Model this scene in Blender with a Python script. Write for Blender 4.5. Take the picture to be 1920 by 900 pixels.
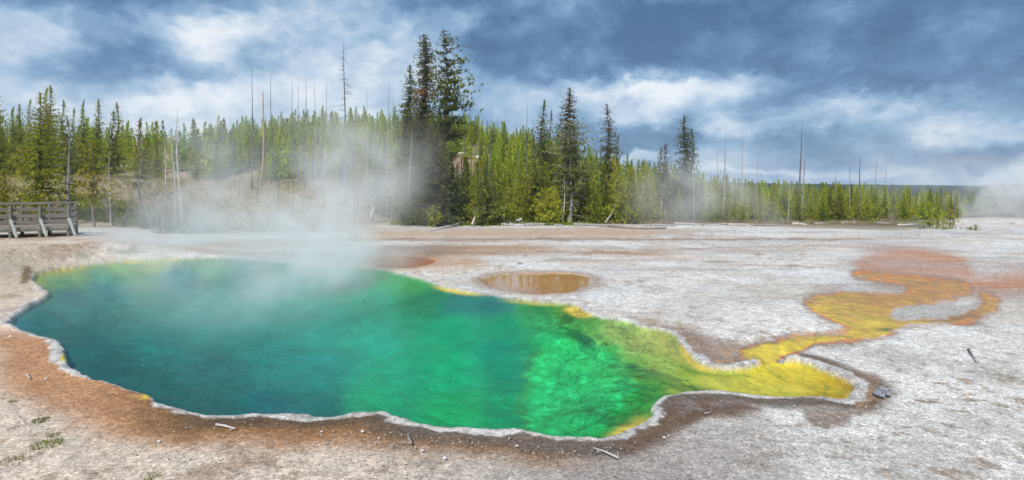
import bpy, math, random
import numpy as np
from mathutils import Vector, Matrix, noise as mnoise

R = math.radians
scene = bpy.context.scene
for o in list(bpy.data.objects):
    bpy.data.objects.remove(o)
C = scene.collection

# ------------------------------------------------------------------ camera
FPX, CX, HY, CH = 1048.0, 960.0, 350.0, 3.0      # focal length in photo pixels, centre column, horizon row, eye height
cam_d = bpy.data.cameras.new('camera')
cam_d.sensor_fit = 'HORIZONTAL'
cam_d.sensor_width = 36.0
cam_d.lens = 36.0 * FPX / 1920.0
cam_d.shift_y = -(450.0 - HY) / 1920.0
cam_d.clip_start = 0.1
cam_d.clip_end = 20000
cam = bpy.data.objects.new('camera', cam_d)
cam.location = (0, 0, CH)
cam.rotation_euler = (R(90), 0, 0)
C.objects.link(cam)
scene.camera = cam

# ------------------------------------------------------------------ view and render settings
scene.view_settings.view_transform = 'Standard'
scene.view_settings.look = 'None'
scene.view_settings.gamma = 1.0
scene.view_settings.exposure = 0.10
scene.cycles.max_bounces = 5
scene.cycles.diffuse_bounces = 2
scene.cycles.glossy_bounces = 2
scene.cycles.transparent_max_bounces = 24
scene.cycles.volume_bounces = 2
scene.cycles.volume_step_rate = 1.6
scene.cycles.volume_max_steps = 128
scene.cycles.use_denoising = True
scene.cycles.sample_clamp_indirect = 4.0

# ------------------------------------------------------------------ sun
SUN_EL, SUN_AZ = 44.0, 200.0     # azimuth in degrees clockwise from +Y (behind the camera, a little to the left)
sd_ = bpy.data.lights.new('sun', 'SUN')
sd_.energy = 4.1
sd_.angle = R(1.5)
sd_.color = (1.0, 0.955, 0.88)
sun = bpy.data.objects.new('sun', sd_)
sdir = Vector((math.sin(R(SUN_AZ)) * math.cos(R(SUN_EL)), math.cos(R(SUN_AZ)) * math.cos(R(SUN_EL)), math.sin(R(SUN_EL))))
sun.rotation_euler = sdir.to_track_quat('Z', 'Y').to_euler()
sun.location = sdir * 50
C.objects.link(sun)

# ------------------------------------------------------------------ node helper
class NT:
    def __init__(s, tree):
        s.t = tree
        tree.nodes.clear()
    def n(s, typ, **kw):
        nd = s.t.nodes.new(typ)
        for k, v in kw.items():
            setattr(nd, k, v)
        return nd
    def l(s, a, b):
        s.t.links.new(a, b)
    def put(s, sock, v):
        if isinstance(v, bpy.types.NodeSocket):
            s.l(v, sock)
        elif v is not None:
            sock.default_value = v
    def m(s, op, a, b=None, c=None, clamp=False):
        nd = s.n('ShaderNodeMath', operation=op, use_clamp=clamp)
        s.put(nd.inputs[0], a); s.put(nd.inputs[1], b); s.put(nd.inputs[2], c)
        return nd.outputs[0]
    def vm(s, op, a, b=None, out=0):
        nd = s.n('ShaderNodeVectorMath', operation=op)
        s.put(nd.inputs[0], a)
        if b is not None: s.put(nd.inputs[1], b)
        return nd.outputs[out]
    def noise(s, vec, scale, detail=3, rough=0.55, out='Fac', dist=0.0):
        nd = s.n('ShaderNodeTexNoise')
        if vec is not None: s.l(vec, nd.inputs['Vector'])
        nd.inputs['Scale'].default_value = scale
        nd.inputs['Detail'].default_value = detail
        nd.inputs['Roughness'].default_value = rough
        nd.inputs['Distortion'].default_value = dist
        return nd.outputs[out]
    def ramp(s, fac, stops, interp='LINEAR'):
        nd = s.n('ShaderNodeValToRGB')
        e = nd.color_ramp.elements
        nd.color_ramp.interpolation = interp
        while len(e) < len(stops): e.new(0.5)
        for i, (p, c) in enumerate(stops):
            e[i].position = p
            e[i].color = (c[0], c[1], c[2], 1) if not isinstance(c, (int, float)) else (c, c, c, 1)
        s.l(fac, nd.inputs['Fac'])
        return nd.outputs['Color']
    def mr(s, v, a, b, c=0.0, d=1.0, smooth=True):
        nd = s.n('ShaderNodeMapRange')
        nd.interpolation_type = 'SMOOTHSTEP' if smooth else 'LINEAR'
        s.l(v, nd.inputs['Value'])
        for k, x in zip(('From Min', 'From Max', 'To Min', 'To Max'), (a, b, c, d)):
            nd.inputs[k].default_value = x
        return nd.outputs['Result']
    def mix(s, fac, a, b, blend='MIX'):
        nd = s.n('ShaderNodeMix', data_type='RGBA', blend_type=blend)
        s.put(nd.inputs['Factor'], fac)
        s.put(nd.inputs['A'], a if isinstance(a, bpy.types.NodeSocket) else (*a, 1))
        s.put(nd.inputs['B'], b if isinstance(b, bpy.types.NodeSocket) else (*b, 1))
        return nd.outputs['Result']

# ------------------------------------------------------------------ world: sky texture behind storm clouds
world = bpy.data.worlds.new('World')
scene.world = world
world.use_nodes = True
world.cycles.sampling_method = 'MANUAL'
world.cycles.sample_map_resolution = 256
w = NT(world.node_tree)
sky = w.n('ShaderNodeTexSky', sky_type='NISHITA')
sky.sun_disc = False
sky.sun_elevation = R(SUN_EL)
sky.sun_rotation = R(SUN_AZ)
bg1 = w.n('ShaderNodeBackground'); w.l(sky.outputs[0], bg1.inputs['Color']); bg1.inputs['Strength'].default_value = 0.1
tc = w.n('ShaderNodeTexCoord')
sep = w.n('ShaderNodeSeparateXYZ'); w.l(tc.outputs['Generated'], sep.inputs[0])
az = w.m('ARCTAN2', sep.outputs[0], sep.outputs[1])
el = w.m('ARCSINE', sep.outputs[2])
comb = w.n('ShaderNodeCombineXYZ'); w.l(az, comb.inputs[0]); w.l(el, comb.inputs[1])
pos = comb.outputs[0]
stretch = w.vm('MULTIPLY', pos, (1.0, 1.55, 1.0))
wn = w.noise(stretch, 5.0, 5, 0.6, out='Color')
warp = w.vm('MULTIPLY', w.vm('SUBTRACT', wn, (0.5, 0.5, 0.5)), (0.20, 0.10, 0.0))
wn2 = w.noise(stretch, 16.0, 4, 0.6, out='Color')
warp2 = w.vm('MULTIPLY', w.vm('SUBTRACT', wn2, (0.5, 0.5, 0.5)), (0.095, 0.065, 0.0))
wp = w.vm('ADD', w.vm('ADD', pos, warp), warp2)
def skydir(px, py):
    a = math.atan((px - CX) / FPX)
    return a, math.atan((HY - py) / FPX * math.cos(a))
BLOBS = [  # cloud masses as compass bearing and height above the horizon; negative = dark rain cloud, positive = lit cloud
 (228, 112, 66, 40, -.60), (60, -30, 120, 30, -.4), (330, -20, 120, 28, -.45), (500, 112, 42, 34, -.28), (375, 140, 48, 18, -.34), (85, 120, 60, 34, -.12),
 (960, 95, 110, 42, -.5), (1090, 60, 200, 62, -.42), (1320, 55, 230, 62, -.5), (1600, 70, 250, 72, -.42), (1850, 110, 170, 90, -.45),
 (1480, 190, 110, 24, -.3), (1660, 150, 90, 30, -.2), (1230, 262, 130, 20, -.45), (1420, 285, 170, 28, -.28), (1860, 300, 110, 22, -.35), (850, -5, 110, 26, -.35),
 (1790, 262, 120, 26, -.2), (1560, 250, 120, 30, -.14),
 (480, 95, 330, 120, .20), (130, 190, 220, 70, .16), (1620, 292, 230, 34, .16), (1560, 205, 160, 30, .14), (620, 110, 190, 80, .10), (420, 40, 60, 34, .03), (110, 70, 60, 30, .10), (830, 90, 50, 60, .06), (330, 205, 200, 40, .05),
 (1300, 170, 130, 26, .42), (1130, 165, 80, 20, .25), (1180, 215, 90, 20, .22), (1345, 240, 40, 30, .3), (1700, 195, 90, 20, .22), (1540, 215, 110, 18, .15),
 (1850, 238, 120, 15, .42), (1500, 322, 150, 9, .42), (1185, 290, 60, 8, .4), (1890, 328, 70, 8, .4), (1480, 150, 100, 18, .2), (1760, 90, 50, 20, .2),
]
acc = None
for (bx_, by_, sx_, sy_, amp) in BLOBS:
    a0, e0 = skydir(bx_, by_)
    d = w.vm('MULTIPLY', w.vm('SUBTRACT', wp, (a0, e0, 0)), (FPX / sx_ / (1 / max(.5, math.cos(a0)) ** 2 if False else 1), FPX / sy_, 0))
    q = w.vm('DOT_PRODUCT', d, d, out=1)
    g = w.m('POWER', math.e, w.m('MULTIPLY', w.m('POWER', q, 1.3), -0.7))
    acc = w.m('MULTIPLY', g, amp) if acc is None else w.m('MULTIPLY_ADD', g, amp, acc)
n1 = w.noise(stretch, 9.0, 8, 0.6, dist=0.3)
n2 = w.noise(stretch, 3.2, 4, 0.5)
n3 = w.noise(stretch, 26.0, 5, 0.6)
acc = w.m('MAXIMUM', acc, -0.47)
b = w.m('ADD', w.m('MULTIPLY_ADD', w.m('SUBTRACT', n1, 0.5), 0.75, 0.785), w.m('MULTIPLY', acc, 0.92))
b = w.m('ADD', b, w.m('MULTIPLY', w.m('SUBTRACT', n3, 0.5), 0.22))
vo = w.n('ShaderNodeTexVoronoi', feature='SMOOTH_F1'); vo.inputs['Scale'].default_value = 9.0; vo.inputs['Detail'].default_value = 3.0; vo.inputs['Roughness'].default_value = 0.55
w.l(w.vm('ADD', stretch, w.vm('MULTIPLY', w.vm('SUBTRACT', wn2, (0.5, 0.5, 0.5)), (0.09, 0.09, 0))), vo.inputs['Vector'])
b = w.m('ADD', b, w.m('MULTIPLY', w.m('SUBTRACT', 0.42, vo.outputs['Distance']), 0.45))
b = w.m('ADD', b, w.m('MULTIPLY', w.m('SUBTRACT', n2, 0.5), 0.25), clamp=True)
ccol = w.ramp(b, [(0.0, (0.062, 0.145, 0.285)), (0.25, (0.115, 0.235, 0.415)), (0.48, (0.235, 0.385, 0.585)), (0.66, (0.40, 0.54, 0.71)), (0.82, (0.60, 0.70, 0.82)), (1.0, (0.84, 0.88, 0.93))])
bg2 = w.n('ShaderNodeBackground'); w.l(ccol, bg2.inputs['Color']); bg2.inputs['Strength'].default_value = 1.0
mixw = w.n('ShaderNodeMixShader'); mixw.inputs[0].default_value = 0.92
w.l(bg1.outputs[0], mixw.inputs[1]); w.l(bg2.outputs[0], mixw.inputs[2])
wo = w.n('ShaderNodeOutputWorld'); w.l(mixw.outputs[0], wo.inputs['Surface'])

# ------------------------------------------------------------------ numpy helpers
rng = np.random.default_rng(7)
random.seed(7)
PERM = rng.random((256, 256)).astype(np.float32)
def vnoise(x, y):
    xi = np.floor(x).astype(np.int64); yi = np.floor(y).astype(np.int64)
    fx = (x - xi).astype(np.float32); fy = (y - yi).astype(np.float32)
    fx = fx * fx * (3 - 2 * fx); fy = fy * fy * (3 - 2 * fy)
    a = PERM[xi & 255, yi & 255]; b_ = PERM[(xi + 1) & 255, yi & 255]
    c = PERM[xi & 255, (yi + 1) & 255]; d_ = PERM[(xi + 1) & 255, (yi + 1) & 255]
    return (a * (1 - fx) + b_ * fx) * (1 - fy) + (c * (1 - fx) + d_ * fx) * fy
def fbm(x, y, s, octv=4, seed=0, gain=0.5):
    t = 0; a = 1; n = 0
    for i in range(octv):
        t = t + a * vnoise(x * s + 17.3 * i + seed * 31.7, y * s + 9.1 * i + seed * 57.3)
        n += a; a *= gain; s *= 2.03
    return t / n * 2 - 1                         # -1..1
def sst(v, a, b_):
    t = np.clip((v - a) / (b_ - a), 0, 1)
    return t * t * (3 - 2 * t)
def sdf(px, py, poly):
    """signed distance to a closed polygon, negative inside"""
    poly = np.asarray(poly, float)
    out = np.empty(px.shape, np.float64)
    A = poly; B = np.roll(poly, -1, 0)
    for s in range(0, px.size, 60000):
        x = px[s:s + 60000, None]; y = py[s:s + 60000, None]
        ex, ey = B[:, 0] - A[:, 0], B[:, 1] - A[:, 1]
        wx, wy = x - A[:, 0], y - A[:, 1]
        t = np.clip((wx * ex + wy * ey) / (ex * ex + ey * ey + 1e-12), 0, 1)
        d = np.min(np.hypot(wx - ex * t, wy - ey * t), 1)
        c = ((A[:, 1] > y) != (B[:, 1] > y)) & (x < ex * (y - A[:, 1]) / (ey + 1e-12) + A[:, 0])
        out[s:s + 60000] = np.where(c.sum(1) % 2 == 1, -d, d)
    return out
def dline(px, py, line):
    line = np.asarray(line, float)
    best = np.full(px.shape, 1e9)
    for (ax, ay), (bx, by) in zip(line[:-1], line[1:]):
        ex, ey = bx - ax, by - ay
        t = np.clip(((px - ax) * ex + (py - ay) * ey) / (ex * ex + ey * ey), 0, 1)
        best = np.minimum(best, np.hypot(px - ax - ex * t, py - ay - ey * t))
    return best
def smooth_poly(p, it=2):
    p = np.asarray(p, float)
    for _ in range(it):
        q = np.roll(p, -1, 0)
        p = np.stack([0.75 * p + 0.25 * q, 0.25 * p + 0.75 * q], 1).reshape(-1, 2)
    return p
def plane(px, py, z=0.0):
    Y = (CH - z) * FPX / (py - HY)
    return ((px - CX) / FPX * Y, Y)

# ------------------------------------------------------------------ terrain
POOL_PX = [(60,520),(90,509),(150,500),(220,492),(300,486),(380,484),(450,486),(500,491),(560,497),(620,501),(690,504),(740,513),(790,525),
 (830,540),(880,549),(930,558),(990,566),(1050,570),(1080,574),(1105,590),(1125,598),(1150,600),(1182,606),(1200,615),(1240,620),(1262,628),(1275,644),(1290,660),(1300,674),
 (1325,690),(1360,696),(1400,694),(1430,686),(1446,676),(1462,680),(1500,682),(1530,692),(1560,706),(1588,718),
 (1603,728),(1592,743),(1587,755),(1560,752),(1530,747),(1480,750),(1440,748),(1400,742),(1360,738),(1320,736),(1280,740),(1250,747),(1230,757),
 (1222,768),(1228,782),(1205,796),(1170,815),(1140,828),(1110,832),(1080,832),(1040,828),(1010,822),(980,813),(930,812),(880,810),(830,808),
 (790,800),(760,795),(735,783),(725,779),(690,781),(650,783),(610,786),(570,783),(520,779),(470,781),(420,783),(375,782),(340,772),(300,760),
 (275,745),(250,738),(200,722),(160,710),(130,695),(125,675),(122,650),(95,637),(60,628),(30,622),(12,612),(25,595),(60,575),(95,555),(88,545),(64,532)]
POOL = smooth_poly([plane(*p) for p in POOL_PX], 1)
BROWN = smooth_poly([plane(*p) for p in [(900,524),(930,516),(985,513),(1060,513),(1100,517),(1119,525),(1110,537),(1075,549),(1040,555),(985,554),(935,546),(905,535)]], 2)
ORANGE = smooth_poly([plane(*p) for p in [(672,490),(700,484),(750,480),(800,484),(822,491),(805,499),(770,506),(720,505),(685,499)]], 2)
CR_U = [-900, 0, 200, 400, 480, 600, 800, 900, 1000, 1100, 1200, 1300, 1400, 3000]
CR_Y = [280, 272, 272, 256, 238, 218, 216, 228, 252, 277, 300, 322, 334, 336]
CR_Z = [max(0.0, CH + (HY - y) / FPX * 130 - 4.6) for y in CR_Y]
def base_height(x, y):
    x = np.asarray(x, float); y = np.asarray(y, float)
    r = np.hypot(x, y)
    ys = np.maximum(y, 0.35 * r + 0.01)
    u = CX + FPX * x / ys
    z = 0.085 + 0.05 * fbm(x, y, 0.35, 3, 1) + 0.02 * fbm(x, y, 1.7, 3, 2)
    z = z + 0.68 * sst(r, 20.5, 27) * (1 - sst(u, 130, 460))
    z = z + 0.10 * sst(r, 7.0, 4.5)
    zl = 3.2 * sst(r, 40, 64) * (1 - sst(u, 600, 760))
    zh = np.interp(u, CR_U, CR_Z) * sst(r, 52, 128)
    z = z + np.maximum(zl, zh) + 0.35 * fbm(x, y, 0.09, 3, 3) * sst(r, 50, 70)
    z = z * (1 - sst(r, 150, 260)) - 2.0 * sst(r, 150, 260)
    return z
def terr(x, y):
    return float(base_height(np.array([x]), np.array([y]))[0])
def hit(px, py):
    """ground point seen at a pixel of the photograph"""
    Y = np.concatenate([np.arange(4, 70, 0.05), np.arange(70, 200, 0.3)])
    X = (px - CX) / FPX * Y
    Zr = CH - (py - HY) / FPX * Y
    Zt = base_height(X, Y)
    k = np.argmax(Zr <= Zt)
    if k == 0: k = len(Y) - 1
    return Vector((X[k], Y[k], Zt[k]))
def on(px, Y):
    x = (px - CX) / FPX * Y
    return Vector((x, Y, terr(x, Y)))

# ground sheet: one polar grid, finest where the view falls
th = np.concatenate([np.radians(np.linspace(-180, -56, 40, endpoint=False)), np.radians(np.linspace(-56, 56, 1300)), np.radians(np.linspace(56, 180, 41)[1:-1])])
rr = np.concatenate([np.linspace(0.4, 4.6, 14, endpoint=False), 3144.0 / np.linspace(3144 / 4.6, 3144 / 52.0, 640), np.linspace(53, 150, 110), np.geomspace(155, 1450, 30)])
RR, TH = np.meshgrid(rr, th, indexing='ij')
gx = (RR * np.sin(TH)).ravel(); gy = (RR * np.cos(TH)).ravel(); gr = RR.ravel()
nr, nt = RR.shape
gz = base_height(gx, gy)
near = (gr < 45) & (gy > 2)
idx = np.where(near)[0]
SD = np.full(gx.shape, 99.0)
wx_ = 0.055 * fbm(gx[idx], gy[idx], 2.2, 4, 11, 0.6); wy_ = 0.075 * fbm(gx[idx], gy[idx], 2.2, 4, 12, 0.6)
SD[idx] = sdf(gx[idx] + wx_, gy[idx] + wy_, POOL)
SB = np.full(gx.shape, 99.0); SO = SB.copy()
k2 = np.where((gr > 14) & (gr < 30) & (gy > 2) & (np.abs(gx) < 9))[0]
SB[k2] = sdf(gx[k2] + 0.16 * fbm(gx[k2], gy[k2], 1.2, 4, 13), gy[k2] + 0.22 * fbm(gx[k2], gy[k2], 1.5, 3, 14), BROWN)
SO[k2] = sdf(gx[k2] + 0.1 * fbm(gx[k2], gy[k2], 1.5, 3, 15), gy[k2] + 0.1 * fbm(gx[k2], gy[k2], 1.5, 3, 16), ORANGE)
u0 = CX + FPX * gx / np.maximum(gy, 0.5)
# rim of crusted sinter, then the bed
rimn = fbm(gx, gy, 4.0, 4, 5, 0.6)
V0 = HY + FPX * CH / np.maximum(gy, 1.0)
def zmask(pts, soft, it=1, off=0):
    pts = smooth_poly(pts, it); k = np.where((u0 > pts[:, 0].min() - 40) & (u0 < pts[:, 0].max() + 40) & (V0 > pts[:, 1].min() - 40) & (V0 < pts[:, 1].max() + 40) & (gy > 2))[0]
    mk = np.zeros(gx.shape); mk[k] = 1 - sst(sdf(u0[k], V0[k], pts) - off, -soft, soft); return mk
NECK = zmask([(1470,704),(1428,706),(1430,690),(1428,674),(1390,668),(1388,645),(1530,612),(1530,655),(1474,670),(1468,690)], 4)
crest = (np.exp(-((SD - 0.08) / 0.09) ** 2) * (0.030 + 0.040 * rimn) + np.exp(-((SD - 0.30) / 0.25) ** 2) * 0.018) * (1 - NECK) * np.clip(0.9 + 1.5 * fbm(gx, gy, 0.8, 3, 8), .15, 2)
flatn = np.clip(SD / 1.6, 0, 1)
zout = 0.035 + (gz - 0.035) * flatn + crest - 0.045 * NECK
ds = np.clip(-SD, 0, 6)
rightshelf = sst(u0, 1020, 1330)
dep_deep = 0.04 + 0.80 * (1 - np.exp(-(ds / 1.8) ** 1.3))
dep_shal = 0.03 + 0.14 * (1 - np.exp(-ds / 0.5))
dep = dep_deep * (1 - rightshelf) + dep_shal * rightshelf
lump = fbm(gx, gy, 1.3, 5, 6, 0.6)
zin = -dep + 0.09 * lump * sst(ds, 0.1, 1.0) * (1 - 0.6 * rightshelf)
kk = sst(SD, -0.05, 0.03)
gz = np.where(SD < 3, zin * (1 - kk) + zout * kk, gz)
for S_, dd in ((SB, 0.05), (SO, 0.04)):
    lip = np.exp(-((S_ - 0.06) / 0.12) ** 2) * 0.025
    zo = 0.05 + (gz - 0.05) * np.clip(S_ / 1.0, 0, 1) + lip * .5
    zi = 0.018 - dd * (1 - np.exp(np.clip(S_, -5, 0) / 0.35))
    q = sst(S_, -0.05, 0.05)
    gz = np.where(S_ < 1.2, zi * (1 - q) + zo * q, gz)

# ---- material colours of the ground, laid out by where the minerals and mats lie
gyc = np.maximum(gy, 1.0)
U = CX + FPX * gx / gyc
V = HY + FPX * (CH - gz) / gyc
bh = gy < 2.0
U[bh] = np.where(gx[bh] < 0, -900, 2900); V[bh] = 1500
wsc = np.clip(9.0 / gyc, 0.15, 1.5)
Uw = U + 16 * wsc * fbm(gx, gy, 0.9, 5, 21, 0.65) + 15 * wsc * fbm(gx, gy, 4.0, 4, 23, 0.65)
Vw = V + 9 * wsc * fbm(gx, gy, 0.9, 5, 22, 0.65) + 8 * wsc * fbm(gx, gy, 4.0, 4, 24, 0.65)
N = len(gx)
col = np.empty((N, 3)); wet = np.zeros(N); grain = np.ones(N)
def lay(mask, c):
    global col
    m_ = np.clip(mask, 0, 1)[:, None]
    col = col * (1 - m_) + np.asarray(c, float)[None, :] * m_ if np.ndim(c) == 1 else col * (1 - m_) + c * m_
def poly_mask(pts, soft, it=2, off=0, uu=None, vv=None):
    pts = smooth_poly(pts, it)
    uu = Uw if uu is None else uu; vv = Vw if vv is None else vv
    x0, y0 = pts.min(0) - soft - abs(off) - 5; x1, y1 = pts.max(0) + soft + abs(off) + 5
    k = np.where((uu > x0) & (uu < x1) & (vv > y0) & (vv < y1))[0]
    mk = np.zeros(N)
    if len(k): mk[k] = 1 - sst(sdf(uu[k], vv[k], pts) - off, -soft, soft)
    return mk
n_big = fbm(gx, gy, 0.22, 4, 31); n_mid = fbm(gx, gy, 0.9, 5, 32, 0.6); n_sm = fbm(gx, gy, 5.0, 4, 33, 0.65); n_str = fbm(gx * 0.22, gy * 0.9, 1.0, 5, 34, 0.6)
col[:] = (0.64, 0.605, 0.565)
n_far = fbm(gx * 0.10, gy * 0.55, 1.0, 5, 35, 0.62)
lay(0.55 * sst(n_mid, -0.1, 0.55), (0.36, 0.32, 0.285))
lay(0.45 * sst(n_sm, 0.10, 0.5), (0.29, 0.235, 0.185))
lay(0.75 * sst(n_str, 0.0, 0.5) * sst(gyc, 9, 18), (0.33, 0.285, 0.25))
lay(0.80 * sst(n_far, -0.02, 0.25) * sst(gyc, 15, 24) * (1 - .6 * sst(U, 1150, 1400)), (0.40, 0.295, 0.22))
lay(0.65 * sst(n_big, 0.0, 0.5) * sst(gyc, 6, 12), (0.50, 0.495, 0.50))
lay(0.8 * sst(-n_far, 0.05, 0.4) * sst(gyc, 18, 26), (0.56, 0.54, 0.52))
lay(0.75 * sst(n_sm, 0.02, 0.35) * sst(fbm(gx, gy, 0.55, 4, 36), 0.05, 0.4), (0.36, 0.285, 0.215))
lay(0.45 * sst(fbm(gx, gy, 0.4, 5, 37, .6), 0.12, 0.35), (0.47, 0.40, 0.33))
lay(0.5 * sst(-fbm(gx, gy, 0.6, 4, 38), 0.2, 0.45), (0.66, 0.655, 0.65))
# left foreground: pinkish beige grit
left_fg = (1 - sst(U + 0.9 * (V - 800), 650, 1350)) * sst(V, 560, 660)
left_fg = np.maximum(left_fg, (1 - sst(U, 60, 380)) * sst(V, 420, 450))
lay(left_fg * 0.92, (0.60, 0.48, 0.38))
lay(left_fg * 0.7 * sst(n_mid, 0.05, 0.45), (0.30, 0.195, 0.13))
lay(left_fg * 0.65 * sst(n_sm, 0.12, 0.5), (0.52, 0.455, 0.385))
lay(left_fg * 0.5 * sst(-n_sm, 0.12, 0.5), (0.21, 0.14, 0.095))
# lower middle and right: grey grit
lowmid = (1 - left_fg) * sst(V, 780, 840) * (1 - sst(U, 1200, 1500))
lay(lowmid * 0.7, (0.31, 0.265, 0.235))
lay(poly_mask([(1100,840),(1250,800),(1420,810),(1500,860),(1500,960),(1100,960)], 40) * 0.6, (0.32, 0.27, 0.24))
lay(0.5 * sst(n_sm, 0.2, 0.5) * sst(V, 640, 700) * sst(U, 1300, 1500), (0.27, 0.20, 0.145))
# stains round the pool, by distance from the water
S1 = SD + 0.10 * n_mid + 0.03 * n_sm
side = sst(V, 600, 640)                                    # near bank
lay((1 - sst(S1, 0.55, 1.25)) * side * (1 - sst(U, 560, 860)) * sst(U, -60, 20) * .9, (0.42, 0.20, 0.085))
lay((1 - sst(S1, 0.45, 1.05)) * side * sst(U, 150, 300) * (1 - sst(U, 1000, 1180)) * (0.88), (0.235, 0.115, 0.045))
lay((1 - sst(S1, 0.30, 0.62)) * side * sst(U, 240, 420) * .92, (0.105, 0.066, 0.038))
lay((1 - sst(S1, 0.25, 0.6)) * side * sst(U, 640, 800) * (1 - sst(U, 1500, 1600)) * 0.7, (0.145, 0.115, 0.095))
lay(poly_mask([(1170,835),(1215,800),(1235,765),(1280,745),(1340,742),(1420,752),(1440,770),(1400,780),(1330,780),(1290,800),(1230,830),(1190,850)], 14), (0.14, 0.085, 0.055))
lay(poly_mask([(1490,765),(1540,762),(1600,770),(1650,760),(1620,780),(1560,797),(1515,797)], 9) * 0.8, (0.20, 0.13, 0.09))
lay(poly_mask([(1240,748),(1330,744),(1420,756),(1330,766),(1260,770)], 10) * sst(n_sm, -0.2, 0.4) * 0.8, (0.19, 0.175, 0.175))
lay(poly_mask([(1520,664),(1580,690),(1640,705),(1660,720),(1655,745),(1620,740),(1600,720),(1560,700),(1500,678),(1475,664)], 8) * 0.85, (0.24, 0.16, 0.12))
lay(poly_mask([(1610,740),(1650,725),(1670,745),(1630,760),(1600,770)], 8) * 0.7, (0.36, 0.22, 0.14))
lay(poly_mask([(1280,628),(1310,625),(1400,650),(1430,640),(1420,664),(1400,676),(1410,692),(1350,692),(1315,680)], 8) * 0.8, (0.30, 0.215, 0.17))
lay(poly_mask([(1150,596),(1230,600),(1290,620),(1310,660),(1300,665),(1262,625),(1190,610)], 9) * 0.75, (0.33, 0.24, 0.18))
lay(poly_mask([(1340,662),(1420,655),(1420,680),(1350,688)], 6) * sst(n_sm, -0.1, 0.4), (0.50, 0.26, 0.12))
far_side = (1 - side) * (1 - sst(S1, 0.5, 1.3)) * sst(U, 640, 700) * (1 - sst(U, 1180, 1260))
lay(far_side * 0.45 * sst(n_sm, -0.2, 0.5), (0.40, 0.30, 0.21))
lay(poly_mask([(650,478),(720,468),(830,474),(930,492),(900,506),(820,512),(740,508),(660,500)], 8) * (.35 + .45 * sst(n_str + n_mid, -.3, .3)), (0.44, 0.27, 0.16))
# far flats: brown stripes
for (y0_, xs, hw, c, a) in [(449, (690, 1700), 2.5, (0.36, 0.26, 0.20), .7), (465, (680, 1120), 6, (0.47, 0.35, 0.26), .75), (474, (760, 1320), 5, (0.42, 0.30, 0.21), .75),
                            (480, (700, 900), 4, (0.42, 0.24, 0.12), .7), (437, (660, 1300), 7, (0.56, 0.46, 0.37), .8), (500, (820, 890), 7, (0.55, 0.40, 0.28), .6),
                            (488, (1000, 1250), 3, (0.43, 0.35, 0.29), .35), (470, (1300, 1560), 4, (0.46, 0.41, 0.37), .5)]:
    m1 = np.exp(-((Vw + 3 * n_mid - y0_) / hw) ** 2) * sst(U, xs[0] - 20, xs[0] + 60) * (1 - sst(U, xs[1] - 140, xs[1] + 10))
    lay(m1 * min(1, a * 1.35) * sst(n_far + 0.5, -0.4, 0.3), np.array(c) * np.array([.82, .72, .62]))
for (ex, ey, ew, eh, c) in [(1350, 491, 34, 2.2, (0.33, 0.28, 0.23)), (1487, 498, 16, 2.6, (0.34, 0.27, 0.22)), (1419, 476, 18, 2, (0.36, 0.30, 0.25)), (1300, 467, 26, 2, (0.34, 0.28, 0.25)), (975, 494, 5, 2, (0.28, 0.17, 0.12)), (212, 441, 9, 2, (0.25, 0.18, 0.12)), (245, 442, 8, 2, (0.30, 0.22, 0.16)), (250, 464, 9, 3, (0.25, 0.2, 0.14)), (210, 447, 8, 2, (0.26, 0.2, 0.14)),
                            (155, 478, 14, 5, (0.33, 0.32, 0.23)), (240, 472, 34, 4, (0.30, 0.31, 0.21)), (25, 468, 6, 2, (0.2, 0.14, 0.1)), (100, 460, 8, 2, (0.24, 0.2, 0.12)), (18, 476, 6, 2, (0.2, 0.14, 0.1))]:
    lay(np.exp(-(((U - ex) / ew) ** 2 + ((V - ey) / eh) ** 2) ** 1.5), c)
# bank at left beyond the pool
lay(poly_mask([(140,425),(330,420),(430,445),(330,462),(230,455),(150,440)], 10), (0.52, 0.49, 0.455))
lay(poly_mask([(-200,520),(-40,455),(60,450),(130,470),(70,520),(60,560),(-200,600)], 8) * 0.5, (0.48, 0.38, 0.27))
lay(poly_mask([(45,500),(62,497),(60,520),(45,535),(35,532)], 4), (0.21, 0.135, 0.07))
lay(poly_mask([(0,440),(60,440),(130,430),(150,436),(120,446),(30,452)], 5) * 0.7, (0.30, 0.22, 0.13))
# the runoff channel and its orange delta
def edgeband(pts, w_in, c, soft=3, uu=None, vv=None):
    a = poly_mask(pts, soft, off=w_in) ; b_ = poly_mask(pts, soft, off=-w_in)
    lay(np.clip(a - b_, 0, 1), c)
RED = [(1600,492),(1640,470),(1720,466),(1800,480),(1820,500),(1830,520),(1900,508),(1990,505),(1990,545),(1900,550),(1870,560),(1840,550),(1800,545),(1760,540),(1700,530),(1620,520)]
m_red = poly_mask(RED, 9)
lay(poly_mask(RED, 30, off=16) * (.3 + .5 * sst(n_far, -.2, .2)), (0.34, 0.25, 0.21))
m_red = m_red * (1 - .75 * sst(n_far + .5 * n_str, 0.05, 0.35) * (1 - sst(V, 505, 530)))
lay(m_red * (0.55 + 0.45 * sst(n_str, -0.25, 0.2)), (0.44, 0.185, 0.085))
lay(m_red * 0.7 * sst(n_far, 0.05, 0.3), (0.40, 0.33, 0.30))
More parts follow.
